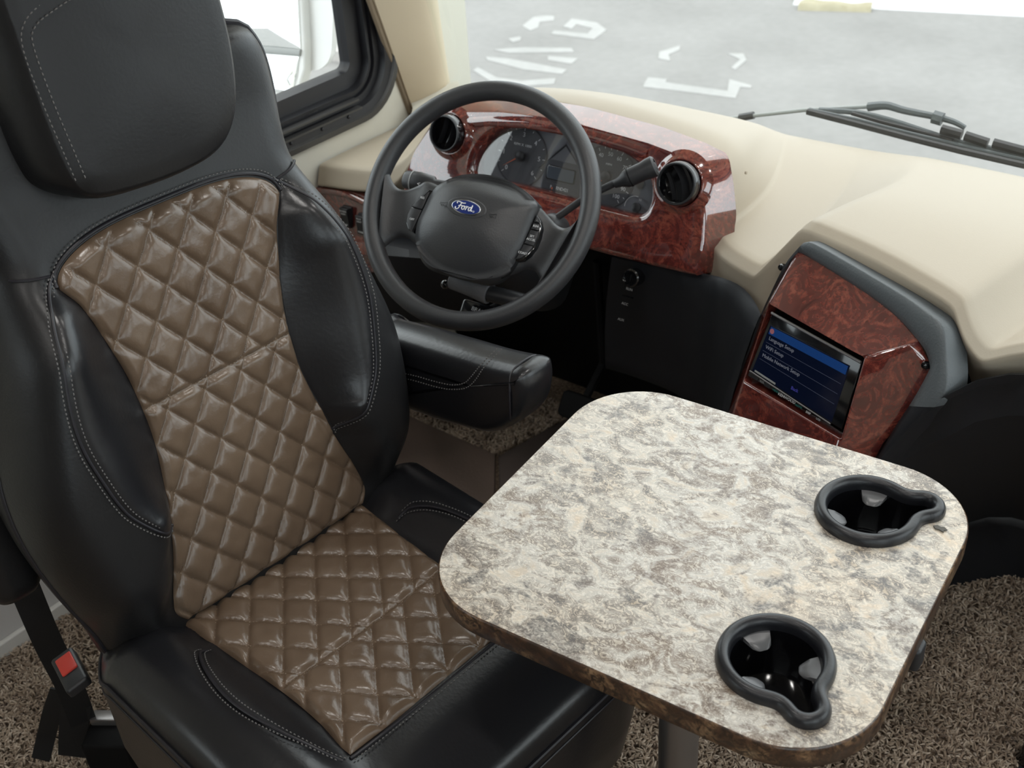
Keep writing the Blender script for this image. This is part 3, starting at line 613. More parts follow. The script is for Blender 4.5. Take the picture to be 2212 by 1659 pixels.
dial('tachometer', TC, .0535, ['0', '1', '2', '3', '4', '5', '6'], 222 * DG, -42 * DG, 'RPM X 1000', .36, 0, 214 * DG, .0115)
dial('speedometer', SC, .0535, ['', '10', '20', '30', '40', '50', '60', '70', '80', '90', '100'], 232 * DG, -52 * DG, 'MPH', .38, 0, 228 * DG, .0095)
for nm, (px, py) in zip(('temperature_gauge', 'fuel_gauge'), [(0.1094,-0.0597),(0.1104,-0.0204)]):
    F = Fr(FAS.p(px, py, -.033), FAS.u, FAS.v, FAS.n)
    g = obj(nm, lathe(F, ((.008, 0), (.008, .005), (.005, .007), (0, .0075)), 20), PLASTIC, ip)
    arc = [F.p(-.004 + .019 * math.cos(t), -.001 + .019 * math.sin(t), .001) for t in [lerp(80, 185, k / 14) * DG for k in range(15)]]
    obj('gauge_arc', tube(arc, .0006, 6), WHITEINK, g)
    text('lettering', 'H' if nm[0] == 't' else 'F', F, .004, .013, .001, .006, WHITEINK, g)
for (a, b) in [(-0.0453,-0.0345)]:
    F = Fr(FAS.p(a, b, -.033), FAS.u, FAS.v, FAS.n)
    q = obj('message_display', plate(F, rrect(-.029, .029, -.0125, .0125, .003, 4), 0, .003, .001, 2), GLOSSB, ip); obj('display_glass', plate(F, rrect(-.027, .027, -.0105, .0105, .002, 4), .003, .0036, .0003, 1), LCD, q)
    q = obj('gear_indicator', plate(F, [(-.033, -.030), (.037, -.030), (.034, -.0185), (-.028, -.0185)], 0, .0015, .0005, 1), DIAL, ip)
    text('lettering', 'P', F, -.0165, -.0248, .002, .0085, WHITEINK, q, sx=.75); text('lettering', 'RND421', F, .0068, -.0248, .002, .0085, WHITEINK, q, sx=.82)
    obj('gear_pointer', fbox(F, -.0148, -.0128, -.0285, -.0250, .0015, .0026), ORANGE, q)
    obj('cluster_rib', loft([[F.p(x, y, d) for x, y, d in r] for r in ([(-.046, .002, 0), (-.046, .004, .003), (-.046, .006, 0)], [(.0, .049, 0), (.0, .051, .003), (.0, .053, 0)], [(.045, .006, 0), (.045, .008, .003), (.045, .010, 0)])], False), DIAL, ip)
    obj('cluster_step', plate(F, [(-.036, -.036), (.042, -.036), (.036, .022), (-.036, .022)], -.002, .0008, .0004, 1), DIAL, ip)
# round air vents standing proud of the fascia
def vent(px, r, tilt, vanes, lab=None):
    a, b = px; F = Fr(FAS.p(a, b, 0), FAS.u, FAS.v, FAS.n)
    v = obj('air_vent', lathe(F, ((r * 1.06, -.012), (r * 1.05, .018), (r * 1.0, .025), (r * .93, .0265), (r * .86, .024), (r * .84, .012), (r * .80, .0055), (0, .005)), 44), GLOSSB, ip)
    obj('vent_ring', loft([[F.p(q * math.cos(2 * PI * i / 44), q * math.sin(2 * PI * i / 44), d) for i in range(44)] for q, d in ((r * .87, .0245), (r * .90, .0275), (r * .96, .0275), (r * 1.0, .0245))], True, False, False), PLASTIC, v)
    c, s = math.cos(tilt), math.sin(tilt); G = Fr(F.o, F.u * c + F.v * s, F.v * c - F.u * s, F.n)
    for x, w_, tp in vanes:
        hl = math.sqrt(max((r * .83) ** 2 - x * x, 1e-6))
        obj('vane', loft([[G.p(x + bow * w_ - w_ / 2, y, .006), G.p(x + bow * w_, y, tp), G.p(x + bow * w_ + w_ * .5, y, .006)] for y, bow in [(hl * k, .8 * (1 - k * k)) for k in (-1, -.6, -.2, .2, .6, 1)]], False), PLASTIC, v)
    return v
VL, VR = [(-0.2637,-0.0015),(0.1989,0.0004)]
vent(VL, .0325, -14 * DG, ((-.012, .003, .020), (.007, .005, .022)))
vent(VR, .0345, 27 * DG, ((.002, .008, .024), (-.018, .004, .015)))
for (a, b), r in zip((VL, VR), (.0325, .0345)):
    F = Fr(FAS.p(a, b, 0), FAS.u, FAS.v, FAS.n)
    obj('vent_collar', lathe(F, ((r * 1.55, .0005), (r * 1.35, .004), (r * 1.18, .010), (r * 1.10, .012), (r * 1.06, .006)), 44, cap=False), BURL, ip, smooth=180)

# ================================================================== SIDE SWITCH PANEL
sp = root('switch_panel', tuple(SWF.p(0, 0, 0)), 'small burl wood switch panel low between driver seat and steering wheel', 'switch panel')
so = [(-0.19,0.063),(-0.1235,0.0633),(-0.0586,0.0695),(0.0167,0.0687),(0.0352,0.067),(0.0406,-0.0888),(0.0024,-0.0989),(-0.0625,-0.1004),(-0.1988,-0.1198)]
obj('panel_face', plate(SWF, so, -.02, .0, .006, 4), BURL, sp, smooth=50)
su = [(-0.158,0.0453),(-0.1049,0.0539),(-0.0468,0.0589),(0.0034,0.0536),(0.0281,0.0477)]
obj('panel_rim', tube(spl([SWF.p(*q, .001) for q in su], 5), .0075, 10), BURL, sp, smooth=180)
sd = [(-0.1021,-0.0356),(-0.0343,-0.0382),(0.0141,-0.0293),(0.0454,-0.0245)]
obj('panel_ledge', loft([[SWF.p(a, b + db, d) for db, d in ((.004, 0), (.003, .014), (-.004, .018), (-.022, .016), (-.026, .006), (-.030, 0))] for a, b in sd]), BURL, sp, smooth=50)
for (a, b), (l1, l2) in zip([(-0.0435,0.0132),(-0.0005,0.0066)], (('ACCENT', 'LIGHT'), ('PILOT', 'LIGHT'))):
    F = Fr(SWF.p(a, b, 0), SWF.u, SWF.v, SWF.n)
    r_ = obj('rocker_switch', plate(F, rrect(-.0125, .0125, -.0225, .0225, .003, 4), -.004, .006, .002, 3), PLASTIC, sp)
    obj('rocker', loft([[F.p(x, y, d) for x in (-.0105,)] + [F.p(.0105, y, d)] + [F.p(.0105, y, .004), F.p(-.0105, y, .004)] for y, d in ((-.020, .010), (-.008, .0105), (.004, .0135), (.019, .0165), (.0205, .014))]), PLASTIC, r_, bevel=.001)
    G = Fr(F.p(0, .011, .0165), F.u, (F.v * .98 + F.n * .2).normalized(), (F.n * .98 - F.v * .2).normalized())
    text('lettering', l1, G, 0, .003, -.0005, .0048, WHITEINK, r_); text('lettering', l2, G, 0, -.003, -.0005, .0048, WHITEINK, r_)
    obj('indicator_bar', fbox(F, -.0075, .0075, -.0165, -.0130, .010, .0108), GREYP, r_)

# ================================================================== STEERING COLUMN
wo = WHL.o
sc_ = root('steering_column', tuple(WHL.p(0, -.02, -.12)), 'black steering column with stalks and grey tilt handle below the wheel', 'steering column')
def cring(d, hx, hy, cy): return [WHL.p(hx * math.cos(t) * (1 - .12 * math.cos(2 * t) ** 2), cy + hy * math.sin(t), d) for t in [2 * PI * k / 28 for k in range(28)]]
obj('column_shroud', loft([cring(-.045, .050, .052, -.02), cring(-.055, .066, .064, -.022), cring(-.12, .072, .070, -.026), cring(-.20, .066, .066, -.03), cring(-.34, .06, .06, -.04)]), PLASTIC, sc_, smooth=60)
ts = [Vector(p) for p in [(-1.142,1.366,0.7789),(-1.193,1.356,0.778),(-1.224,1.352,0.7793),(-1.247,1.348,0.7791)]]
ax = (ts[3] - ts[0]).normalized()
def paddle(P, w_, h_): 
    y = WHL.n.cross(ax).normalized(); x = WHL.n
    return [P + y * w_ * math.cos(t) + x * h_ * math.sin(t) for t in [2 * PI * k / 16 for k in range(16)]]
obj('turn_signal_stalk', loft([paddle(ts[0], .009, .008), paddle(ts[1], .010, .009), paddle(ts[1].lerp(ts[2], .1), .014, .011), paddle(ts[2], .0165, .012), paddle(ts[3], .0155, .011), paddle(ts[3] + ax * .004, .013, .009)]), PLASTIC, sc_, smooth=45)
obj('stalk_ring', loft([paddle(ts[3] - ax * .012, .0168, .0122), paddle(ts[3] - ax * .010, .0168, .0122)]), GREYP, sc_)
text('lettering', '<', Fr(ts[2] + WHL.n * .012, WHL.u, WHL.v, WHL.n), .008, -.007, .0005, .010, WHITEINK, sc_)
s0 = [Vector(p) for p in [(-0.9831,1.385,0.7465),(-0.9789,1.393,0.7541)]]; s1 = [Vector(p) for p in [(-0.9459,1.411,0.7827),(-0.917,1.433,0.8023),(-0.8932,1.449,0.8159)]]; s2 = [Vector(p) for p in [(-0.8828,1.449,0.8208),(-0.847,1.473,0.8407)]]
lv = obj('shift_lever', tube([s0[0], s0[1]] + s1 + [s2[0]], lambda t: .0078 if t < .15 else .0058, 12), PLASTIC, sc_, smooth=60)
hx = (s2[1] - s2[0]).normalized()
HA = Fr(s2[0], WHL.n.cross(hx).normalized(), hx.cross(WHL.n.cross(hx)).normalized(), hx); hl = (s2[1] - s2[0]).length
obj('shift_knob', lathe(HA, ((.006, -.02), (.009, -.008), (.0135, .0), (.0145, .004), (.0145, hl * .6), (.0162, hl * .8), (.0165, hl), (.014, hl + .003), (.0115, hl + .003), (.011, hl + .001), (.006, hl + .001), (.0055, hl + .003), (0, hl + .0035)), 28), PLASTIC, lv, smooth=40)
obj('knob_band', lathe(HA, ((.0150, hl * .12), (.0150, hl * .16)), 24), VOID, lv)
obj('lever_socket', lathe(Fr(s0[0], WHL.u, WHL.v, WHL.n), ((.022, -.03), (.020, -.005), (.013, .012), (.007, .016), (0, .016)), 24), PLASTIC, sc_)
th_ = [Vector(p) for p in [(-1.107,1.277,0.6645),(-1.035,1.282,0.6557),(-0.9635,1.293,0.6537)]]
ta = (th_[1] - th_[0]).normalized(); TF = Fr(th_[0], ta.cross(WHL.n).normalized(), (ta.cross(WHL.n)).cross(ta).normalized() * -1, ta); tl = (th_[1] - th_[0]).length
obj('tilt_handle', lathe(TF, ((0, 0), (.014, .001), (.0165, .003), (.0165, tl * .5), (.0185, tl - .004), (.0175, tl), (0, tl)), 24), SLEEVE, sc_, label='grey textured sleeve', smooth=50)
obj('tilt_rod', tube([th_[1], th_[1].lerp(th_[2], .5), th_[2] - WHL.n * .01], .0135, 16), PLASTIC, sc_, smooth=60)
kn = [Vector(p) for p in [(-1.096,1.279,0.6566),(-1.118,1.272,0.6535)]]
kk = obj('release_knob', tube([kn[0], kn[1]], .003, 8), GLOSSB, sc_); kx = (kn[1] - kn[0]).normalized()
obj('knob_ball', lathe(Fr(kn[1], WHL.n, kx.cross(WHL.n), kx), [(.0075 * math.sin(t), -.0075 * math.cos(t)) for t in [PI * k / 10 for k in range(11)]], 16), GLOSSB, kk, smooth=180)
pb_ = root('parking_brake_pull', tuple(Vector([(-1.081,1.308,0.5954)][0])), 'black parking brake pull plate low behind the steering wheel', 'brake release')
F = Fr(Vector([(-1.081,1.308,0.5954)][0]), WHL.u, WHL.v, WHL.n)
obj('pull_plate', plate(F, rrect(-.035, .035, -.014, .014, .005, 4), -.02, 0, .003, 3), GLOSSB, pb_); text('lettering', 'BRAKE', F, 0, 0, .0005, .010, DIMINK, pb_, rot=-.1)
obj('pull_stem', tube([F.p(0, 0, -.02), F.p(0, .05, -.12)], .008, 10), VOID, pb_)

# ================================================================== STEERING WHEEL
st = root('steering_wheel', tuple(WHL.p(0, 0, 0)), 'black steering wheel with a blue oval badge in front of the gauges', 'steering wheel')
RM = .1845
def rim_ring(t):
    c, s = math.cos(t), math.sin(t); ctr = WHL.p(RM * c, RM * s, 0); rad = WHL.u * c + WHL.v * s
    return [ctr + rad * (.0152 * math.cos(q)) + WHL.n * (.0165 * math.sin(q)) for q in [2 * PI * k / 20 for k in range(20)]]
rr = [rim_ring(2 * PI * k / 120) for k in range(121)]
obj('rim', loft(rr, True, False, False), WHEELM, st, smooth=180)
# two broad webs: upper edge runs from the pad to the rim, lower edge sweeps down to the rim
def web(sg):
    up = [(.060, .012, .0), (.098, .018, -.002), (.115, .010, -.008), (.132, .000, -.010), (.148, -.003, -.008), (.160, .004, -.004), (.171, .020, 0), (.180, .046, 0)]
    lo = [(.045, -.105, -.012), (.085, -.092, -.012), (.104, -.078, -.012), (.120, -.077, -.012), (.134, -.088, -.011), (.140, -.102, -.008), (.138, -.118, -.004), (.130, -.132, 0)]
    if sg < 0: lo = [(.045, -.105, -.014), (.075, -.090, -.014), (.095, -.080, -.014), (.112, -.076, -.014), (.126, -.080, -.012), (.136, -.092, -.010), (.141, -.104, -.006), (.140, -.120, 0)]
    U = spl([Vector(q) for q in up], 4); Lw = spl([Vector(q) for q in lo], 4); rings = []
    for a, b in zip(U, Lw):
        r = []
        for k in range(15):
            v = k / 14; q = a.lerp(b, v); e = math.sin(PI * v) ** .45
            r.append(WHL.p(q.x * sg, q.y, q.z + .013 * e - .004 * math.sin(PI * v)))
        for k in range(14, -1, -1):
            v = k / 14; q = a.lerp(b, v); r.append(WHL.p(q.x * sg, q.y, q.z - .012 * math.sin(PI * v) ** .5 - .001))
        rings.append(r)
    obj('spoke', loft(rings), WHEELM, st, smooth=70)
web(1); web(-1)
obj('hub_back', loft([[WHL.p(q[0] * k, q[1] * k - .02 * (1 - k), d) for q in rrect(-.085, .085, -.118, .040, .05, 10)] for k, d in ((.95, .004), (1.0, -.006), (.98, -.03), (.80, -.052), (.6, -.06))]), WHEELM, st, smooth=60)
PO = spl([Vector((*q, 0)) for q in ((-.086, -.060), (-.083, -.030), (-.076, .004), (-.058, .028), (-.030, .042), (.006, .048), (.040, .046), (.070, .037), (.094, .024), (.101, .018), (.103, .005), (.100, -.030), (.096, -.062), (.090, -.082), (.072, -.100), (.040, -.113), (.005, -.117), (-.030, -.113), (-.060, -.101), (-.080, -.084))], 4, True)
PO = [tuple(q[:2]) for q in PO]
pr = []
for k in range(9):
    s = 1 - (k / 8) ** 1.0
    def hz(x, y, s=s): return .012 + .022 * (1 - s ** 2.6) - .30 * max(0, -.045 - y) * .55 - 5.0 * max(0, y - .004) ** 2 - .30 * max(0, y - .012)
    ring = []
    for (x, y) in PO:
        X, Y = .008 + (x - .008) * max(s, .001), -.03 + (y + .03) * max(s, .001)
        ring.append(WHL.p(X, Y, hz(X, Y)))
    pr.append(ring)
pr = [[WHL.p(*q, -.012) for q in offset2(ccw(PO), .001)], [WHL.p(*q, .006) for q in ccw(PO)]] + [r if ccw(PO) == PO else r[::-1] for r in pr]
pad = obj('airbag_cover', loft(pr), WHEELM, st, smooth=180)
# blue oval badge with script lettering
BF = Fr(WHL.p(.001, -.015, .0345), WHL.u, WHL.v, WHL.n)
def ell(a, b, n=40): return [(a * math.cos(2 * PI * k / n), b * math.sin(2 * PI * k / n)) for k in range(n)]
obj('badge_recess', plate(BF, ell(.034, .0165), -.008, -.0002, .002, 3), WHEELM, pad)
bd = obj('badge', plate(BF, ell(.0252, .0112), -.002, .0022, .001, 3), CHROME, st)
obj('badge_field', plate(BF, ell(.0237, .0098), .0022, .0027, .0003, 1), BLUEOVAL, bd)
SCR = [ # strokes of the script word
 [(-.0150,.0030),(-.0165,.0045),(-.0150,.0060),(-.0110,.0058),(-.0060,.0050),(-.0020,.0058)],
 [(-.0085,.0055),(-.0100,.0010),(-.0118,-.0040),(-.0145,-.0058),(-.0172,-.0045),(-.0165,-.0025)],
 [(-.0125,-.0002),(-.0085,.0008),(-.0058,.0008)],
 [(-.0040,.0010),(-.0062,-.0008),(-.0062,-.0035),(-.0040,-.0046),(-.0020,-.0030),(-.0022,-.0002),(-.0040,.0010),(-.0005,.0002)],
 [(.0005,.0012),(.0016,.0008),(.0010,-.0020),(.0004,-.0046),(.0014,-.0010),(.0032,.0010),(.0044,.0004)],
 [(.0095,.0002),(.0075,.0010),(.0056,-.0008),(.0054,-.0034),(.0070,-.0046),(.0088,-.0028),(.0108,.0050),(.0100,-.0020),(.0106,-.0044),(.0126,-.0034)]]
obj('script_lettering', join(*[tube(spl([BF.p(*q, .0031) for q in s], 4), .00085, 6) for s in SCR]), WHITEP, bd)
obj('registered_mark', tube([BF.p(.0150 + .0012 * math.cos(2 * PI * k / 10), -.0042 + .0012 * math.sin(2 * PI * k / 10), .0028) for k in range(10)], .0003, 5, True), WHITEP, bd)
for sx in (-1, 1):      # embossed horn symbols
    HF = Fr(WHL.p(.003 + sx * .043, -.017, .0322), WHL.u * 1, WHL.v, WHL.n)
    obj('horn_symbol', join(tube([HF.p(-.006, .001, .0004), HF.p(.0, .0012, .0006), HF.p(.006, .0036, .0004), HF.p(.006, -.0036, .0004), HF.p(0, -.0012, .0006), HF.p(-.006, -.001, .0004)], .0005, 6), tube([HF.p(-.003, -.001, .0004), HF.p(-.003, -.0035, .0005), HF.p(.0, -.0035, .0005), HF.p(.0, -.001, .0004)], .0005, 6)), PLASTIC, pad)
def pod(sg, outline, splits, words):
    O = [(x * sg, y) for x, y in outline]; d = .0085 if sg > 0 else .0065
    p_ = obj('control_pod', plate(WHL, O, -.02, d, .002, 2), GLOSSB, st)
    ys = [max(y for x, y in O)] + splits + [min(y for x, y in O)]
    Oi = offset2(ccw(O), -.0022)
    for (y1, y0), wd in zip(zip(ys, ys[1:]), words):
        poly = [Vector((*q, 0)) for q in Oi]; cl = []
        for lim, sgn in ((y1 - .0007, -1), (y0 + .0007, 1)):
            cl = []
            for i in range(len(poly)):
                a, b = poly[i - 1], poly[i]; ia, ib = (a.y - lim) * sgn >= 0, (b.y - lim) * sgn >= 0
                if ia != ib: cl.append(a.lerp(b, (lim - a.y) / (b.y - a.y)))
                if ib: cl.append(b)
            poly = cl
        if len(poly) < 3: continue
        bt = obj('control_button', plate(WHL, [(q.x, q.y) for q in poly], d - .001, d + .0035, .0012, 2), PLASTIC, p_)
        cx, cy = sum(q.x for q in poly) / len(poly), sum(q.y for q in poly) / len(poly)
        for k, wl in enumerate(wd): text('lettering', wl, WHL, cx, cy + .0026 * (len(wd) - 1) - .0052 * k, d + .0037, .0048, WHITEINK, bt)
LP = [(-x, y) for x, y in ((-.080, .004), (-.090, .001), (-.100, -.010), (-.107, -.026), (-.110, -.042), (-.108, -.056), (-.100, -.066), (-.090, -.068), (-.087, -.050), (-.083, -.022))]
pod(-1, LP, [-.030], [['RES', ''], ['OFF']])
RP = [(.105, .004), (.114, -.004), (.119, -.014), (.1205, -.028), (.119, -.044), (.113, -.058), (.104, -.068), (.094, -.072), (.094, -.066), (.099, -.040), (.103, -.012)]
pod(1, RP, [-.0085, -.020, -.044], [['-'], ['RSM'], ['SET', 'ACCEL'], ['COAST']])

# ================================================================== RADIO SURROUND, HEAD UNIT
rs = root('radio_surround', tuple(RAD.p(.02, 0, -.03)), 'burl wood radio surround with a grey padded rim on the dash hump', 'console fascia')
A = [Vector(p) for p in [(-0.6118,1.402,0.704),(-0.4431,1.345,0.6983),(-0.628,1.368,0.5816),(-0.4489,1.309,0.5806)]]
T1, T2, Lm, Lb = [Vector(p) for p in [(-0.6004,1.464,0.7637),(-0.3842,1.381,0.7237),(-0.6411,1.44,0.6476),(-0.6692,1.398,0.4908)]]
PX = Vector([(-0.393,1.37,0.7235)][0]); SQ = Vector([(-0.4291,1.315,0.5703)][0])
R1_, R2_, R3_ = [Vector(p) for p in [(-0.3606,1.375,0.6962),(-0.3743,1.36,0.6349),(-0.4011,1.34,0.5457)]]
dn = -RAD.v * .14
LD, MD = A[2] + (A[2] - A[0]).normalized() * .10, A[3] + (A[3] - A[1]).normalized() * .10
LbD, SQD, R3D = Lb + dn * .8, SQ + dn * .8, R3_ + dn * .7
T1b = T1.lerp(Lm, .35) - RAD.u * .003
TM = [Vector(p) for p in [(-0.5753,1.456,0.7644),(-0.5235,1.438,0.7603),(-0.4733,1.419,0.7546),(-0.4248,1.4,0.743)]]
V = [T1, T2, A[1], A[0], A[2], A[3], Lm, Lb, PX, SQ, R1_, R2_, R3_, LD, MD, LbD, SQD, R3D, T1b]
Fs = [(1, 8, 2), (0, 3, 18), (3, 4, 6, 18), (4, 7, 6), (4, 13, 15, 7), (4, 5, 14, 13), (2, 8, 9, 5), (5, 9, 16, 14), (1, 10, 8), (8, 10, 11, 9), (9, 11, 12), (9, 12, 17, 16)]
# recess the opening for the head unit
off_ = -.022
V += [p + RAD.n * off_ for p in (A[0], A[1], A[3], A[2])]
kB = len(V); V += TM + [A[0].lerp(A[1], t) for t in (.12, .38, .64, .88)]
tl_, bl_ = [0, kB, kB + 1, kB + 2, kB + 3, 1], [3, kB + 4, kB + 5, kB + 6, kB + 7, 2]
Fs += [(tl_[i], tl_[i + 1], bl_[i + 1], bl_[i]) for i in range(5)]
Fs += [(3, 2, 20, 19), (2, 5, 21, 20), (5, 4, 22, 21), (4, 3, 19, 22)]
Fs2 = []
for f in Fs: Fs2.append(f)
obj('wood_fascia', (V, Fs2), BURL, rs, smooth=25, bevel=.0035)
tr = [Vector(p) for p in [(-0.6696,1.392,0.4982),(-0.6469,1.415,0.5923),(-0.6378,1.432,0.6543),(-0.6237,1.445,0.7082),(-0.6109,1.454,0.7508),(-0.5902,1.458,0.7835),(-0.5708,1.453,0.7884),(-0.4736,1.419,0.7804),(-0.4124,1.397,0.7737),(-0.366,1.379,0.7649),(-0.3522,1.371,0.7555),(-0.3403,1.359,0.7271),(-0.3282,1.34,0.6819),(-0.3504,1.334,0.641),(-0.3755,1.327,0.5923),(-0.3917,1.32,0.5547)]]
ti = [Vector(p) for p in [(-0.6686,1.397,0.4938),(-0.6468,1.42,0.5878),(-0.6369,1.437,0.6503),(-0.6229,1.45,0.7044),(-0.6083,1.458,0.7438),(-0.5991,1.461,0.7631),(-0.5798,1.455,0.7636),(-0.4776,1.418,0.7519),(-0.4199,1.395,0.7397),(-0.3824,1.377,0.723),(-0.3692,1.37,0.7144),(-0.3604,1.363,0.7014),(-0.3597,1.362,0.6967),(-0.374,1.35,0.6456),(-0.3875,1.341,0.6032),(-0.4007,1.328,0.5518)]]
nt_ = len(tr); wide = []
rows = []
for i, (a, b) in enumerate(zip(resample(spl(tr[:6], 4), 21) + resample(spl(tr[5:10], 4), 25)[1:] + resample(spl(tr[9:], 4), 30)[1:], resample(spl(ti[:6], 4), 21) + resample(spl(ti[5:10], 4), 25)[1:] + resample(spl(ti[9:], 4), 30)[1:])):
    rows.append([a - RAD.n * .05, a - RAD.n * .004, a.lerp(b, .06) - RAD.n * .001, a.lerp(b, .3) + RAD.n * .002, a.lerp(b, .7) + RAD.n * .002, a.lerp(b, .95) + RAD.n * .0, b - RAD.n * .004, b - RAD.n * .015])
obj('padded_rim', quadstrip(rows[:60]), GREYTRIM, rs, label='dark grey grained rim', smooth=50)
obj('rim_shaded_end', quadstrip(rows[59:]), DARK, rs, smooth=50)  # lower end of the same grey rim, its shade put into a darker colour
for p in [(-0.3664,1.367,0.6995),(-0.6206,1.46,0.7335)]: obj('screw', lathe(Fr(Vector(p) , RAD.u, RAD.v, RAD.n), ((.0055, -.004), (.0055, .002), (.004, .004), (0, .0045)), 14), GLOSSB, rs)
cc = [(-0.0553,-0.095),(-0.0462,-0.0889),(0.0206,-0.0904),(0.0573,-0.0941),(-0.0341,-0.1425)]
cl_ = obj('climate_panel', plate(RAD, cc, -.01, .003, .001, 2), GLOSSB, rs)
for (a, b) in [(-0.0331,-0.1016)]:
    G = Fr(RAD.p(a, b, .0035), RAD.u, RAD.v, RAD.n)
    obj('fan_symbol', join(*[plate(G, [(.003 * math.cos(t + k * PI / 2) * (0.9) + .0022 * math.cos(k * PI / 2), .003 * math.sin(t + k * PI / 2) * .9 + .0022 * math.sin(k * PI / 2)) for t in (0, 1.2, 2.4, 3.6, 4.8)], 0, .0004, .0001, 1) for k in range(4)]), WHITEINK, cl_)
    obj('pilot_dot', lathe(Fr(G.p(.008, -.0075), G.u, G.v, G.n), ((.0012, 0), (.0012, .0005), (0, .0006)), 8), WHITEINK, cl_)
    text('lettering', 'AUTO', G, -.006, -.011, .0003, .004, DIMINK, cl_)
# head unit with its lit menu
HU = root('touchscreen_radio', tuple(RAD.p(0, 0, -.02)), 'black touchscreen radio showing a blue setup menu', 'radio')
q = [(-0.0762,0.0552),(0.0901,0.0518),(0.094,-0.0502),(-0.0882,-0.0527)]
def quadF(qs): return [tuple(x) for x in qs]
obj('bezel', plate(RAD, ccw(quadF(q)), -.03, .008, .002, 3), GLOSSB, HU)
topb = [RAD.p(*q[0], .009), RAD.p(*q[1], .009)]
obj('bezel_highlight', tube(topb, .0022, 8), STEEL, HU, label='bright strip modelled as the highlight along the top edge')  # light catching the bezel's top edge, built as a steel strip
c0, c1, c2, c3 = [Vector((*p, 0)) for p in [(-0.0729,0.0375),(0.0749,0.0399),(0.0752,-0.048),(-0.0809,-0.04)]]
def sq(s, t): a = c0.lerp(c1, s); b = c3.lerp(c2, s); r = a.lerp(b, t); return (r.x, r.y)
def spoly(s0, s1, t0, t1): return [sq(s0, t0), sq(s1, t0), sq(s1, t1), sq(s0, t1)]
SCRB = mat('screen_lit', (.002, .003, .008), .1, emit=((.003, .006, .020), .4), coat=.3)
SCRT = mat('screen_title_bar', (.004, .02, .08), .15, emit=((.010, .045, .17), .45))
SCRL = mat('screen_line', (.05, .06, .09), .3, emit=((.06, .07, .11), .4))
SCRW = mat('screen_words', (.1, .1, .12), .3, emit=((.13, .145, .18), .5))
SCRI = mat('screen_icon', (.1, .05, .05), .3, emit=((.30, .10, .12), .5))
SCRV = mat('screen_button', (.02, .02, .1), .3, emit=((.05, .05, .30), .5))
scn = obj('screen', plate(RAD, ccw(spoly(0, 1, 0, 1)), .0075, .0088, .0003, 1), SCRB, HU)
obj('title_bar', plate(RAD, ccw(spoly(.02, .985, .02, .17)), .0088, .0091, .0001, 1), SCRT, scn)
obj('menu_icon', plate(RAD, [(sq(.05, .095)[0] + .004 * math.cos(2 * PI * k / 12), sq(.05, .095)[1] + .004 * math.sin(2 * PI * k / 12)) for k in range(12)], .0091, .0093, .0001, 1), SCRI, scn)
sr = math.atan2(c1.y - c0.y, c1.x - c0.x)
for t in (.34, .52, .70): obj('menu_line', plate(RAD, ccw(spoly(.03, .97, t, t + .005)), .0088, .009, .0001, 1), SCRL, scn)
for t, wd in ((.245, 'Language Setup'), (.43, 'WiFi Setup'), (.61, 'Mobile Network Setup')):
    x, y = sq(.045, t); text('lettering', wd, RAD, x, y, .0089, .0078, SCRW, scn, rot=sr, align='LEFT')
x, y = sq(.52, .86); text('lettering', 'Back', RAD, x, y, .0089, .007, SCRV, scn, rot=sr)
e0, e1 = sq(-.02, 1.03), sq(1.0, 1.03)
obj('lower_lip', tube([RAD.p(*e0, .0095), RAD.p(*e1, .0095)], .0012, 8), STEEL, HU)
obj('lip_gloss', plate(RAD, ccw(spoly(.03, .30, .955, .99)), .0088, .0092, .0001, 1), GREYP, HU)
x, y = sq(.47, 1.09); text('lettering', 'KENWOOD', RAD, x, y, .0085, .0062, WHITEINK, HU, rot=sr)
TEAL = mat('teal_print', (.02, .16, .14), .5)
for s, wd, m_ in ((.33, 'MENU', TEAL), (.62, 'HOME', TEAL), (.74, 'DISP', WHITEINK), (.15, 'VOL', DIMINK), (.86, 'USB', DIMINK)):
    x, y = sq(s, 1.09); text('lettering', wd, RAD, x, y, .0085, .0045, m_, HU, rot=sr)
for s in (.06, .22): 
    x, y = sq(s, 1.09); obj('touch_key', plate(RAD, rrect(x - .006, x + .006, y - .003, y + .003, .001, 3), .008, .0088, .0003, 1), PLASTIC, HU)

# ================================================================== OUTSIDE FITTINGS
sm = root('side_mirror', tuple(Vector([(-1.962,1.78,0.7554)][0])), 'white two-pane wing mirror outside the driver window', 'mirror')
def yout(pxs, y0, y1, r):
    Fy = Fr((0, y0, 0), (1, 0, 0), (0, 0, 1), (0, -1, 0))
    return plate(Fy, ccw([(p[0], p[2]) for p in pxs]), y0 - y1, 0, r, 4)
MF = Fr((-1.95000,1.78000,0.84000),(0.97815,0.20791,0.00000),(-0.07111,0.33455,0.93969),(0.19537,-0.91916,0.34202))
for q in ([(-0.182,0.1808),(-0.0736,0.2042),(-0,0.1933),(0.024,0.1245),(0.0329,0.0304),(0.0434,-0.0711),(-0.0202,-0.0714),(-0.1634,-0.074)], [(-0.1554,-0.0914),(-0.0196,-0.0881),(0.0393,-0.087),(0.0352,-0.1297),(0.0247,-0.1634),(-0.0606,-0.1736),(-0.1357,-0.1706)]): obj('mirror_pane', plate(MF, ccw(q), -.006, 0, .002, 2), MIRROR, sm)
obj('mirror_divider', plate(MF, ccw([(-0.1561,-0.0745),(-0.0181,-0.0723),(0.0442,-0.0721),(0.0424,-0.0859),(-0.0176,-0.086),(-0.1545,-0.0884)]), -.006, .003, .002, 2), GREYP, sm)
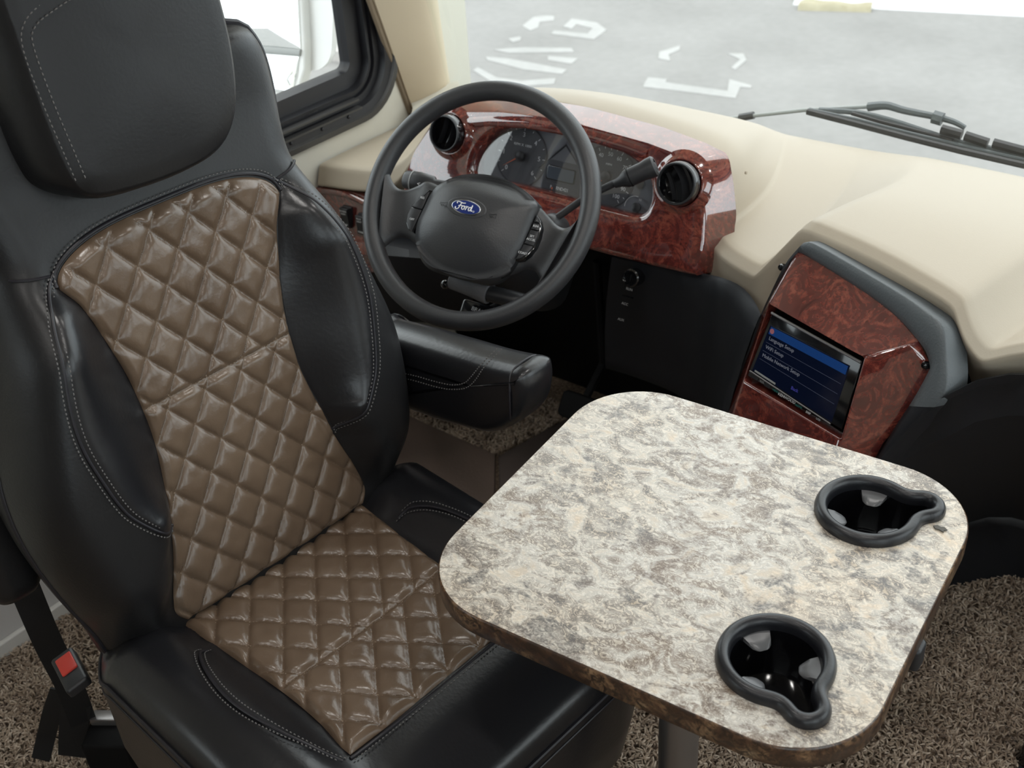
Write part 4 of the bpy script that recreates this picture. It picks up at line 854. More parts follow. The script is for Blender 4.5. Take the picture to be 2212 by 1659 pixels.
obj('mirror_housing', plate(MF, ccw([(-0.2226,0.1987),(-0.0773,0.2278),(0.0033,0.217),(0.0321,0.1441),(0.042,0.0313),(0.053,-0.0546),(0.0558,-0.113),(0.0432,-0.1517),(0.0224,-0.1736),(-0.0137,-0.1832),(-0.1129,-0.1888),(-0.164,-0.1732)]), -.030, -.004, .008, 4), WHITEP, sm, smooth=60)
obj('housing_back', loft([[MF.p(a * k + c_[0] * (1 - k), b * k + c_[1] * (1 - k), d) for a, b in ccw(rrect(-.12, .105, -.115, .30, .05, 8))] for c_ in ((0, 0),) for k, d in ((1, -.028), (.97, -.05), (.85, -.075), (.6, -.09))]), WHITEP, sm, smooth=60)
obj('mirror_arm', tube([Vector((-1.86, 1.92, .70)), Vector((-1.84, 1.97, .60)), Vector((-1.74, 2.0, .52))], .022, 12), WHITEP, sm)
wp = root('windshield_wiper', tuple(Vector([(-0.6267,2.085,0.7031)][0])), 'long dark wiper blade parked low across the outside of the windshield', 'wiper')
def wy(px): return [Vector(p) for p in px]
obj('wiper_blade', tube(wy([(-0.8607,2.085,0.7123),(-0.7606,2.085,0.7061),(-0.661,2.085,0.699),(-0.5571,2.085,0.693),(-0.4485,2.085,0.6892),(-0.3557,2.085,0.685)]), .0065, 8), RUBBER, wp)
obj('wiper_spine', tube(wy([(-0.8635,2.1,0.7113),(-0.7672,2.1,0.7088),(-0.6671,2.1,0.7023),(-0.5628,2.1,0.6969),(-0.4536,2.1,0.6929),(-0.3605,2.1,0.6893)]), .0035, 8), GREYTRIM, wp)
obj('wiper_arm', tube(spl(wy([(-0.8487,2.115,0.7069),(-0.7742,2.115,0.7161),(-0.7008,2.115,0.7124),(-0.6288,2.115,0.7026),(-0.5676,2.115,0.6957),(-0.4586,2.115,0.6958),(-0.3658,2.115,0.6962)]), 4), .0058, 8), GREYTRIM, wp)
obj('wiper_bracket', tube(spl(wy([(-0.7794,2.105,0.7168),(-0.7238,2.105,0.7115),(-0.6431,2.105,0.7061),(-0.582,2.105,0.7011)]), 4), .004, 8), RUBBER, wp)
for k, (a, b) in enumerate((([p for p in [(-0.6084,2.11,0.7166),(-0.5704,2.11,0.7132)]]), ([p for p in [(-0.5644,2.11,0.7126),(-0.5226,2.11,0.7068)]]), ([p for p in [(-0.5131,2.11,0.7087),(-0.4481,2.11,0.7035)]]))): obj('arm_cover', tube([Vector(a), Vector(b)], .0095, 8), RUBBER, wp)
wp2 = root('windshield_wiper', tuple(Vector([(-0.7918,2.16,0.7075)][0])), 'thin pale grey wiper arm with a hooked end above the dark blade', 'wiper')
obj('wiper_arm', tube(wy([(-1.064,2.13,0.6417),(-1.022,2.13,0.6546),(-0.8882,2.13,0.6944),(-0.7539,2.13,0.7267)]), .0042, 8), GREYP, wp2)
obj('wiper_tip', tube(wy([(-1.024,2.13,0.6532),(-0.9938,2.13,0.664)]), .008, 8), RUBBER, wp2)
obj('wiper_arm_head', tube(spl(wy([(-0.7574,2.13,0.7251),(-0.723,2.13,0.7341),(-0.6867,2.13,0.7308),(-0.6295,2.13,0.7297),(-0.5946,2.13,0.7264),(-0.5722,2.13,0.7191)]), 4), lambda t: .009 - .004 * t, 8), GREYTRIM, wp2)
obj('wiper_clip', tube(wy([(-0.6314,2.125,0.7311),(-0.6138,2.125,0.729)]), .013, 8), GREYTRIM, wp2)

# ================================================================== FOOTWELL
def mat_poly(name, pts, m, label):
    F = Fr((0, 0, .001), (1, 0, 0), (0, 1, 0), (0, 0, 1))
    single(name, plate(F, ccw(pts), 0, .012, .004, 3), m, label, 'floor mat')
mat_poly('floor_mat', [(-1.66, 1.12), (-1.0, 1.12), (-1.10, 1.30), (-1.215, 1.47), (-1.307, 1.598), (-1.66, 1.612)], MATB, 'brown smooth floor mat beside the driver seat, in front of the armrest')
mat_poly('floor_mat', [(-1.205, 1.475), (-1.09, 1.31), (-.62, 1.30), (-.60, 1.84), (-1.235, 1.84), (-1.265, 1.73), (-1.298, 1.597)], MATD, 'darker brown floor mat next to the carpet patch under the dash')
for nm, lab, px in (('brake_pedal', 'black brake pedal pad hanging in the dark footwell', (-1.10, 1.62, .20)), ('accelerator_pedal', 'narrow black accelerator pedal at the right of the footwell', (-.93, 1.66, .17))):
    r_ = root(nm, px, lab, 'pedal'); w_ = .045 if nm[0] == 'b' else .025; h_ = .028 if nm[0] == 'b' else .065
    F = Fr(px, (1, 0, 0), Vector((0, .55, .83)), Vector((0, -.83, .55)))
    obj('pedal_pad', plate(F, rrect(-w_, w_, -h_, h_, .012, 5), -.012, 0, .004, 3), VOID, r_)
    obj('pedal_arm', tube([F.p(0, 0, -.012), F.p(.0, .10, -.05), Vector((px[0], 1.70, .50))], .009, 8), VOID, r_)

# ================================================================== TABLE AND CUP HOLDERS
tb_ = root('pedestal_table', (TAB.o.x, TAB.o.y, 0), 'granite patterned rounded table on a steel pole in front of the seat', 'table')
TL, TW = .4985, .4625
TO = rrect(-TL / 2, TL / 2, -TW / 2, TW / 2, .098, 14)
def lay(o, d): return [TAB.p(*q, d) for q in (offset2(ccw(TO), o) if o else ccw(TO))]
def cup_outline(ca, R, r, L, fl=10):
    """round bowl with a narrow slot for a mug handle towards angle ca"""
    out = []; rf = .022
    # neck fillet: circle of radius rf tangent outside to bowl and slot end
    D = L; a1, b1 = R + rf, r + rf; x = (a1 * a1 - b1 * b1 + D * D) / (2 * D); y = math.sqrt(max(a1 * a1 - x * x, 1e-8))
    t_b = math.atan2(y, x); t_s = math.atan2(y, x - D)
    for k in range(31): t = lerp(t_b, 2 * PI - t_b, k / 30); out.append((R * math.cos(t), R * math.sin(t)))
    def fil(sg, rev):
        c = (x, sg * y); a0 = math.atan2(-c[1], -c[0]); a1_ = math.atan2(-c[1], D - c[0]); d = (a1_ - a0 + PI) % (2 * PI) - PI
        p = [(c[0] + rf * math.cos(a0 + d * k / fl), c[1] + rf * math.sin(a0 + d * k / fl)) for k in range(1, fl)]
        return p[::-1] if rev else p
    out += fil(-1, False)
    for k in range(13): t = lerp(-t_s, t_s, k / 12); out.append((D + r * math.cos(t), r * math.sin(t)))
    out += fil(1, True)
    c, s = math.cos(ca), math.sin(ca)
    return [(a * c - b * s, a * s + b * c) for a, b in out]
CUPS = [((.1395, -.1315), -41 * DG), ((.1415, .1275), 35 * DG)]
# top skin with the two cut-outs
bm = bmesh.new()
def loop(pts): vs = [bm.verts.new(p - Vector((TAB.o.x, TAB.o.y, 0))) for p in pts]; return [bm.edges.new((vs[i - 1], vs[i])) for i in range(len(vs))]
ed = loop(lay(-.0015, 0))
for (cx, cy), ca in CUPS: ed += loop([TAB.p(cx + q[0], cy + q[1], 0) for q in cup_outline(ca, .0475, .0125, .064)])
bmesh.ops.triangle_fill(bm, use_beauty=True, use_dissolve=False, edges=ed)
for f in bm.faces:
    if f.normal.z < 0: f.normal_flip()
me = bpy.data.meshes.new('tabletop'); bm.to_mesh(me); bm.free(); me.materials.append(GRAN)
o = bpy.data.objects.new('tabletop', me); C.objects.link(o); o.parent = tb_
obj('table_edge', loft([lay(-.0015, 0), lay(0, -.0012), lay(0.0005, -.004), lay(.0005, -.026), lay(-.002, -.0285)], True, False, False), GRAND, tb_, label='brown mottled edge band', smooth=60)
obj('table_underside', loft([lay(-.002, -.0285), lay(-.05, -.0290)], True, False, False), VOID, tb_)
PF = Fr((TAB.o.x - .012, TAB.o.y - .02, 0), (1, 0, 0), (0, 1, 0), (0, 0, 1))
obj('table_pole', lathe(PF, ((.0255, .005), (.0255, .66)), 32), STEEL, tb_)
obj('pole_socket', lathe(PF, ((.075, .0), (.075, .006), (.045, .012), (.030, .03), (.0265, .032), (.0265, .02)), 32), GREYP, tb_)
obj('table_bracket', lathe(PF, ((.08, .672), (.08, .666), (.04, .655), (.030, .60), (.0265, .60)), 32), PLASTIC, tb_)
kq = Vector([(-0.2069,0.909,0.655)][0])
obj('latch_knob', plate(Fr(kq, (1, 0, 0), (0, 1, 0), (0, 0, 1)), rrect(-.03, .010, -.012, .012, .006, 4), -.012, .016, .004, 3), PLASTIC, tb_)
for k, ((cx, cy), ca) in enumerate(CUPS):
    lab = ('black cup holder with handle slot pointing to the near corner of the table', 'black cup holder with handle slot pointing to the far corner of the table')[k]
    ch = root('cup_holder', tuple(TAB.p(cx, cy, 0)), lab, 'cup holder', 'cup holders set in the table')
    CF = Fr(TAB.p(cx, cy, 0), TAB.u, TAB.v, TAB.n)
    base = ccw([tuple(q[:2]) for q in resample([Vector((*q, 0)) for q in cup_outline(ca, .0535, .0185, .064)], 140, True)])
    for _ in range(3): base = [((base[i - 1][0] + 2 * base[i][0] + base[(i + 1) % 140][0]) / 4, (base[i - 1][1] + 2 * base[i][1] + base[(i + 1) % 140][1]) / 4) for i in range(140)]
    prof = [(.0055, .0005), (.0058, .0045), (.0040, .0095), (.0010, .0125), (-.0025, .0130), (-.0055, .0120), (-.0080, .0085), (-.0088, .004), (-.0092, -.002)]
    base0 = base
    obj('cup_rim', loft([[CF.p(*q, d) for q in offset2(base0, o)] for o, d in prof], True, False, False), CUPP, ch, smooth=60)
    inner = offset2(base0, -.0092)
    obj('cup_bowl', loft([[CF.p(*q, -.002) for q in inner], [CF.p(q[0] * .99, q[1] * .99, -.02) for q in inner], [CF.p(q[0] * .96, q[1] * .96, -.055) for q in inner], [CF.p(q[0] * .90, q[1] * .90, -.060) for q in inner]], True, False, True), GLOSSB, ch, smooth=50)
    for t in (180, 63, -63):
        t0 = ca + t * DG; G = []
        for i in range(9):
            e = abs(i - 4) / 4; a = t0 + lerp(-.34, .34, i / 8); r1 = lerp(.0235, .030, e ** 4)
            G.append([CF.p(r_ * math.cos(a), r_ * math.sin(a), d) for r_, d in ((.0455, -.002), (.036, -.0035), (r1 + .002, -.006), (r1, -.008), (.0455, -.0075))])
        obj('cup_tab', loft(G), INSERT, ch, label='grey rubber grip tab', smooth=50)

lq = Vector([(-0.2379,1.058,0.7008)][0])
single('leaf_scrap', loft([[lq + Vector((a * .0011, b * .0011, z)) for a, b in ((-7, 0), (-4, 3.2), (0, 2.2), (3, 4.0), (7, 1), (4, -1.2), (5, -4), (0, -2.4), (-4, -3))] for z in (0, .0012)]), mat('dry_leaf', (.10, .095, .085), .8), 'small grey leaf scrap lying on the table beside the far cup holder', 'leaf')
# ================================================================== DRIVER'S SEAT
se = root('driver_seat', tuple(SEA.p(0, -.2, -.5)), 'black and brown quilted leather driver seat turned towards the table', 'seat')
HW = [(-.08, .225), (-.04, .238), (.025, .248), (.093, .266), (.178, .281), (.254, .281), (.341, .262), (.425, .238), (.48, .220), (.505, .2135), (.535, .214), (.588, .2205), (.634, .2205), (.660, .212), (.675, .198), (.684, .17), (.688, .13)]
SEAM = [(.13, .105), (.145, .128), (.165, .155), (.19, .176), (.22, .193), (.275, .206), (.32, .212), (.366, .209), (.42, .197), (.46, .182), (.488, .160), (.50, .145)]
QW = [(.0, .158), (.035, .160), (.129, .133), (.184, .1215), (.259, .1105), (.341, .1135), (.397, .124), (.45, .138), (.487, .157), (.52, .157)]
def bol(w, h):
    """front surface of the backrest: depth in front of the reference plane"""
    a = abs(w); sw = sinterp(h, [(.0, .19), (.13, .185)] + [(x, y) for x, y in SEAM if x > .16] + [(.56, .12)]); qw = sinterp(h, QW)
    k = smooth01((h + .02) / .14) * (1 - smooth01((h - .40) / .13))
    base = .030 - .012 * smooth01((h - .5) / .1) + .006 * math.cos(PI * w / .5)
    up = smooth01((a - qw + .015) / max(sw - qw + .01, .055))
    return base + k * .058 * up
def shell_pt(u, h):
    W = sinterp(h, HW); t = u; s = math.sin(t); c = math.cos(t)
    w_ = W * (abs(s) ** .62) * (1 if s > 0 else -1)
    edge = 1 - smooth01((abs(w_) - (W - .045)) / .045)
    top = 1 - .0 * h
    endk = smooth01((.694 - h) / .03)
    if c > 0:
        d = bol(w_, h); back = -.035
        e = (abs(w_) - (W - .055)) / .055
        d = d - (d - back) * (1 - math.sqrt(max(0, 1 - max(0, e) ** 2))) if e > 0 else d
    else:
        e = (abs(w_) - (W - .06)) / .06; dk = -.125 + .02 * smooth01((h - .5) / .2)
        d = dk + ((-.035 - dk) * (1 - math.sqrt(max(0, 1 - max(0, e) ** 2))) if e > 0 else 0)
    return BCK.p(w_, h, lerp(-.045, d, .25 + .75 * endk))
hs_ = [lerp(-.08, .66, i / 74) for i in range(75)] + [.667, .674, .680, .685, .688]
us = [2 * PI * k / 96 + .0001 for k in range(96)]
# denser sampling near the rolled edges comes from the |sin| power
obj('backrest_shell', loft([[shell_pt(u, h) for u in us] for h in hs_]), LEATHER, se, smooth=180)
def shell_n(w, h):
    e = .004; a = BCK.p(w + e, h, bol(w + e, h)) - BCK.p(w - e, h, bol(w - e, h)); b = BCK.p(w, h + e, bol(w, h + e)) - BCK.p(w, h - e, bol(w, h - e))
    return a.cross(b).normalized()
# quilting: diamonds with two seams' phase
def quilt(w, h, w0, h0, dw=.0272, dh=.0355):
    A = ((w - w0) / dw + (h - h0) / dh) / 2; B = ((w - w0) / dw - (h - h0) / dh) / 2
    fa, fb = abs(A - round(A)) * 2, abs(B - round(B)) * 2       # 0 on a stitch line, 1 midway
    return (1 - (1 - min(fa, 1)) ** 3.4) * (1 - (1 - min(fb, 1)) ** 3.4), fa, fb
HS = .300
def bq(w, h):
    up = h > HS
    q, fa, fb = quilt(w, h, -.059 if up else -.028, .394 if up else .215)
    g = min(1, abs(h - HS) / .010)
    return .0080 * q ** .62 * (1 - (1 - g) ** 2) + .0009 * noise.noise(Vector((w * 60, h * 60, 3)))
def qtop(s): return .522 - .034 * abs(s) ** 3.5 - .012 * abs(s) ** 14
def bpan(i, j):
    s, t = i * 2 - 1, j
    h = lerp(.004, qtop(s), t); wv = sinterp(min(h, .50), QW)
    if h < .03: wv -= .012 * (1 - h / .03) ** 2
    w_ = s * wv; eg = min(1, (1 - abs(s)) * wv / .010, (qtop(s) - h) / .012, (h - .004) / .01); eg = max(eg, 0) ** .5
    return BCK.p(w_, h, bol(w_, h) + .001 + .004 * eg + bq(w_, h) * eg)
bp_ = obj('backrest_quilted_panel', grid(bpan, 150, 250), BROWN, se, label='brown diamond quilted leather panel', smooth=180)
# threads along the quilt lines
def qlines(inside, w0, h0, hlo, hhi, put, dw=.0272, dh=.0355):
    G = []
    for sg in (1, -1):
        for k in range(-22, 23):
            seg = []
            for i in range(201):
                h = lerp(hlo, hhi, i / 200); w_ = w0 + sg * (h - h0) * dw / dh + 2 * dw * k
                if inside(w_, h): seg.append(put(w_, h))
                else:
                    if len(seg) > 4: G.append(seg)
                    seg = []
            if len(seg) > 4: G.append(seg)
    return G
def in_b(w, h): return abs(w) < sinterp(min(h, .5), QW) - .006 and .012 < h < qtop(w / sinterp(min(h, .5), QW)) - .010
put_b = lambda w, h: BCK.p(w, h, bol(w, h) + .0052)
ls = qlines(in_b, -.059, .394, HS, .52, put_b) + qlines(in_b, -.028, .215, .0, HS, put_b)
ls.append([BCK.p(lerp(-.108, .108, i / 40), HS, bol(lerp(-.108, .108, i / 40), HS) + .0052) for i in range(41)])
obj('quilt_stitching', join(*[stitches(l, BCK.n, .0052, .0034, .0006) for l in ls]), THREADB, se, kind='stuff')
eg_ = [BCK.p(s * .97 * sinterp(min(qtop(s), .5), QW), qtop(s) - .007, bol(s * .15, .51) + .0055) for s in [lerp(-1, 1, i / 60) for i in range(61)]]
obj('edge_stitching', stitches(eg_, BCK.n, .0055, .0036, .0007), THREADB, se, kind='stuff')
tp = [BCK.p(s * sinterp(min(qtop(s), .5), QW) * 1.02, qtop(s) + .004, bol(s * .155, qtop(s)) + .001) for s in [lerp(-1, 1, i / 60) for i in range(61)]]
obj('panel_piping', tube(tp, .0024, 8), PIPING, se)
obj('yoke_stitching', stitches([p + BCK.v * .006 + BCK.n * .0022 for p in tp], BCK.n, .0052, .0036, .0007), THREAD, se, kind='stuff')
for sg in (-1, 1):
    def side(i, j, sg=sg):
        h = lerp(.142, .492, j); q0 = sinterp(h, QW) + .001; s0 = max(sinterp(h, SEAM), q0 + .0005)
        w_ = sg * lerp(q0, s0, i); k = math.sin(PI * i) ** .6 if 0 < i < 1 else 0
        return BCK.p(w_, h, bol(w_, h) + .0015 + .0045 * k * min(1, (s0 - q0) / .03))
    obj('side_bolster', grid(side, 24, 70), LEATHER2, se, smooth=180)
    sl = [BCK.p(sg * w_, h, bol(w_, h) + .0016) for h, w_ in [(lerp(.132, .498, i / 90), sinterp(lerp(.132, .498, i / 90), SEAM)) for i in range(91)]]
    obj('bolster_piping', tube(sl, .0020, 8), PIPING, se)
    for dw in (-.0062, .0062):
        l2 = []
        for i in range(91):
            h = lerp(.136, .494, i / 90); w_ = max(sinterp(h, SEAM) + dw, sinterp(h, QW) + .001); l2.append(BCK.p(sg * w_, h, bol(w_, h) + .0034))
        obj('bolster_stitching', stitches(l2, BCK.n, .0052, .0036, .0007), THREAD, se, kind='stuff')
    # seam where the shoulder yoke meets the bolster, and piping round the outer edge
    ys = [BCK.p(sg * w_, lerp(.494, .503, i / 12), bol(w_, .50) - max(0, (w_ - .165) / .05) ** 2 * .045 + .0012) for i, w_ in enumerate([lerp(.157, .196, k / 12) for k in range(13)])]
    obj('yoke_seam', tube(ys, .0018, 6), PIPING, se)
    pe = [BCK.p(sg * (sinterp(h, HW) - .002), h, -.020) for h in [lerp(-.05, .655, i / 70) for i in range(71)]] + [BCK.p(sg * sinterp(h, HW), h, -.022) for h in (.667, .676, .683, .687)]
    obj('outer_piping', tube(pe, .0042, 8), PIPING, se)
# headrest pillow
def hr_ring(d, gx, gy, cut=0):
    pts = [(-.118 - gx, .80), (-.121 - gx, .74), (-.122 - gx, .68), (-.120 - gx, .62), (-.113 - gx * .8, .586), (-.092, .568 - gy), (-.04, .562 - gy), (.02, .562 - gy), (.062, .570 - gy), (.090 + gx * .6, .592 - gy * .5), (.107 + gx, .628), (.117 + gx, .68), (.118 + gx, .74), (.112 + gx, .80), (.09 + gx, .845), (.04, .862 + gy), (-.03, .862 + gy), (-.09 - gx, .845)]
    return [BCK.p(q.x, q.y, d + .012 * (1 - (q.x / .13) ** 2) * (1 if d > .05 else 0)) for q in spl([Vector((*q, 0)) for q in pts], 5, True)]
def shrink(ring, k):
    c = sum(ring, Vector()) / len(ring); return [c + (p - c) * k for p in ring]
hrr = [hr_ring(-.06, .012, -.004), hr_ring(-.02, .022, .002), hr_ring(.02, .022, .006), hr_ring(.050, .016, .006), hr_ring(.066, .008, .003), hr_ring(.075, .002, 0), hr_ring(.0785, -.002, -.003)]
last = hr_ring(.080, -.004, -.006)
hrr += [last] + [[p + BCK.n * .012 * (1 - k * k) for p in shrink(last, k)] for k in (.85, .65, .42, .2, .05)]
hd = obj('headrest', loft(hrr), LEATHER, se, smooth=180)
for off in (.0, .0095):
    hl_ = spl([BCK.p(w_, h, .0822 + dd + off * .40) for w_, h, dd in ((-.112 + off, .592, .0008), (-.114 + off, .62, .0008), (-.1175 + off, .68, .0005), (-.1175 + off, .735, .0008), (-.108 + off * .8, .757 - off * .6, .003), (-.085 + off * .5, .770 - off, .006), (-.04, .781 - off, .0105), (.02, .788 - off, .0125), (.06, .790 - off, .010))], 8)
    obj('headrest_stitching', stitches(hl_, BCK.n, .0058, .0042, .0006), THREAD, hd, kind='stuff')
hl_ = spl([BCK.p(w_, h, d) for w_, h, d in ((.086, .598, .0755), (.102, .632, .0755), (.1135, .68, .0755), (.115, .72, .0755), (.112, .77, .0755), (.108, .80, .0755))], 8)
obj('headrest_stitching', stitches(hl_, (BCK.n + BCK.u).normalized(), .0058, .0042, .0006), THREAD, hd, kind='stuff')
# seat cushion: SEA frame has u = across, v = towards the back, n = up
SO_ = rrect(-.268, .268, -.478, .055, .085, 14)
def stop(w, v):
    f = -v; a = abs(w); k = 1 - smooth01((f - .33) / .12) * .9
    side = .034 * smooth01((a - .145) / .055) * k * smooth01((f + .02) / .06)
    edge = max(0, a - .215) / .05; side -= .020 * edge ** 2
    fr = -.052 * max(0, (f - .365) / .113) ** 1.8
    return .0 + side + fr - .008 * math.cos(PI * w / .36) * (1 if a < .18 else 0)
def sring(k, dz=0, roll=0):
    c = (0, -.2); return [SEA.p(c[0] + (q[0] - c[0]) * k, c[1] + (q[1] - c[1]) * k, stop(c[0] + (q[0] - c[0]) * k, c[1] + (q[1] - c[1]) * k) + dz) for q in ccw(SO_)]
def sk(o, z): return [SEA.p(*q, z) for q in offset2(ccw(SO_), o)]
sr_ = [[p for p in sring(k)] for k in (.02, .15, .3, .42, .52, .6, .68, .75, .81, .86, .90, .94, .965)] + [sring(.985, -.004), sring(1.0, -.013)]
lastz = [SEA.n.dot(p - SEA.o) for p in sr_[-1]]
def skz(o, f, zb): return [SEA.p(*q, lerp(z0, zb, f)) for q, z0 in zip(offset2(ccw(SO_), o), lastz)]
sr_ += [skz(.004, .06, -.28), skz(.005, .15, -.28), skz(.004, .5, -.28), skz(-.010, .85, -.28), skz(-.03, 1, -.28), skz(-.10, 1.0, -.285)]
cu_ = obj('seat_cushion', loft(sr_), LEATHER2, se, smooth=180)
obj('cushion_piping', tube(skz(.0035, .035, -.28), .0030, 8, True), PIPING, se)
obj('skirt_seam', tube(skz(.0048, .105, -.28), .0016, 6, True), PIPING, se)
SQ_ = [(-.06, .146), (-.02, .152), (.02, .154), (.12, .146), (.22, .139), (.29, .140), (.335, .146), (.36, .146)]
SHS = .215
def sq_(w, f):
    near = f < SHS
    q, fa, fb = quilt(w, f, -.040, .0915 if near else .275, .0272, .0352)
    g = min(1, abs(f - SHS) / .010)
    return .0080 * q ** .62 * (1 - (1 - g) ** 2) + .0009 * noise.noise(Vector((w * 60, f * 60, 9)))
def span(i, j):
    f = lerp(-.035, .352 - .0 * i, j); w_ = (i * 2 - 1) * sinterp(f, SQ_)
    eg = max(0, min(1, (.5 - abs(i - .5)) * .29 / .010, (.352 - f) / .010, (f + .035) / .01)) ** .5
    return SEA.p(w_, -f, stop(w_, -f) + .0012 + .004 * eg + sq_(w_, f) * eg)
obj('seat_quilted_panel', grid(span, 140, 190), BROWN, se, label='brown diamond quilted leather panel', smooth=180)
in_s = lambda w, f: abs(w) < sinterp(f, SQ_) - .006 and -.01 < f < .342
put_s = lambda w, f: SEA.p(w, -f, stop(w, -f) + .0056)
ls = qlines(in_s, -.040, .0915, -.03, SHS, put_s, .0272, .0352) + qlines(in_s, -.040, .275, SHS, .35, put_s, .0272, .0352)
ls.append([put_s(lerp(-.132, .132, i / 40), SHS) for i in range(41)])
obj('quilt_stitching', join(*[stitches(l, SEA.n, .0052, .0034, .0006) for l in ls]), THREADB, se, kind='stuff')
fl = [SEA.p(lerp(-.150, .150, i / 60), -.3565, stop(lerp(-.150, .150, i / 60), -.3565) + .0012) for i in range(61)]
obj('panel_piping', tube(fl, .0024, 8), PIPING, se)
obj('front_stitching', join(stitches([p - SEA.v * .006 + SEA.n * .002 for p in fl], SEA.n, .0052, .0036, .0007)), THREAD, se, kind='stuff')
obj('edge_stitching', stitches([p + SEA.v * .010 + SEA.n * .005 for p in fl[3:-3]], SEA.n, .0055, .0036, .0007), THREADB, se, kind='stuff')
SSM = [(.095, .158), (.107, .177), (.16, .197), (.221, .203), (.285, .193), (.33, .176), (.356, .160)]
for sg in (-1, 1):
    for dw, rd in ((0, .0020), (-.0062, 0), (.0062, 0)):
        l2 = [SEA.p(sg * (w_ + dw), -f, stop(w_ + dw, -f) + .0012) for f, w_ in [(lerp(.098, .356, i / 60), sinterp(lerp(.098, .356, i / 60), SSM)) for i in range(61)]]
        if rd: obj('bolster_piping', tube(l2, rd, 8), PIPING, se)
        else: obj('bolster_stitching', stitches([p + SEA.n * .0012 for p in l2], SEA.n, .0052, .0036, .0007), THREAD, se, kind='stuff')
# plinth under the seat
obj('seat_pedestal', loft([[SEA.p(*q, z) for q in rrect(-.19 * k, .19 * k, -.36 * k, -.02, .04, 6)] for k, z in ((1, -.275), (1, -.40), (1.1, -.47), (1.12, -.498))]), DARK, se, smooth=40)
# armrest on the window side, raised a little at its front
ao = [(-0.0773,0.2023),(-0.0506,0.2091),(0.0106,0.2211),(0.1058,0.2362),(0.1726,0.2461),(0.2128,0.2548),(0.236,0.2599),(0.2517,0.2519),(0.2569,0.2264),(0.252,0.1961),(0.2389,0.1683),(0.2135,0.1404),(0.1887,0.1209),(0.1637,0.1085),(0.1188,0.0976),(0.0702,0.0861),(0.0151,0.0782),(-0.0449,0.0671),(-0.0975,0.0581)]
ARMF = Fr(ARM.o, ARM.u, ARM.v, ARM.n)
ao = [tuple(q[:2]) for q in resample(spl([Vector((*q, 0)) for q in ao], 6, True), 110, True)]
aoc = ccw(ao)
def aring(o, d): return [ARMF.p(*q, d) for q in (offset2(aoc, o) if o else aoc)]
def ashr(k, d): 
    c = (sum(q[0] for q in aoc) / len(aoc), sum(q[1] for q in aoc) / len(aoc)); o = offset2(aoc, -.026); return [ARMF.p(c[0] + (q[0] - c[0]) * k, c[1] + (q[1] - c[1]) * k, d) for q in o]
ar_ = [ashr(.5, -.037), ashr(.8, -.0365), ashr(1, -.035)] + [aring(-.008 - .018 * (1 - math.cos(t)), .035 * math.sin(t) if 0 else (-.015 - .020 * math.sin(t))) for t in (1.25, .9, .5, 0)] + [aring(-.008, .012)] + [aring(-.008 - .018 * (1 - math.cos(t)), .012 + .022 * math.sin(t)) for t in (.5, .9, 1.25)] + [ashr(1, .0345), ashr(.8, .036), ashr(.5, .0365)]
am = obj('armrest', loft(ar_), LEATHER2, se, smooth=180)
a_n = .222; tb_n = [q[1] for q in aoc if abs(q[0] - a_n) < .006]; b_hi, b_lo = max(tb_n) - .008, min(tb_n) + .008
nose = [(b_lo + .02, .0345), (lerp(b_lo, b_hi, .5), .0372), (b_hi - .022, .0355), (b_hi - .006, .027), (b_hi + .0005, .012), (b_hi + .0005, -.012), (b_hi - .006, -.028)]
obj('armrest_piping', tube(spl([ARMF.p(a_n + (.004 if 0 < n < 3 else 0), b, d) for n, (b, d) in enumerate(nose)], 6), .0016, 8), PIPING, am)
for k in (0, 1):
    sp_ = ([(0.2092,0.277),(0.1961,0.2596),(0.1798,0.2384),(0.1646,0.215),(0.1467,0.1945),(0.1209,0.1796),(0.0874,0.1684),(0.0387,0.1588),(-0.0019,0.1498)], [(0.2007,0.2743),(0.1875,0.2575),(0.172,0.2374),(0.156,0.2159),(0.141,0.199),(0.1171,0.1857),(0.0886,0.1775),(0.0401,0.1681),(-0.0005,0.1584)])[k]
    obj('armrest_stitching', stitches(spl([ARMF.p(a, b, .0368 - (.010, .003, 0)[min(i, 2)]) for i, (a, b) in enumerate(sp_)], 8), ARMF.n, .0055, .0036, .0007), THREAD, am, kind='stuff')
lowp = [(-0.0132,0.0853),(0.0384,0.0956),(0.0925,0.1044),(0.1401,0.1156),(0.1771,0.1272)]
obj('armrest_piping', tube(spl([ARMF.p(*q, .018) for q in lowp], 6), .0022, 8), PIPING, am)
obj('armrest_pivot', tube([ARMF.p(-.08, .14, -.03), ARMF.p(-.08, .14, .06)], .030, 20), PLASTIC, se)
def upr(h, k): return [BCK.p(-.284 + (q[0]) * k, h, -.146 + q[1] * k) for q in rrect(-.033, .033, -.055, .055, .024, 6)]
obj('armrest', loft([upr(.072, .55), upr(.076, .80), upr(.086, .95), upr(.10, 1), upr(.40, 1.02), upr(.47, .9), upr(.49, .6)]), LEATHER, se, label='second armrest folded up along the backrest', smooth=180)

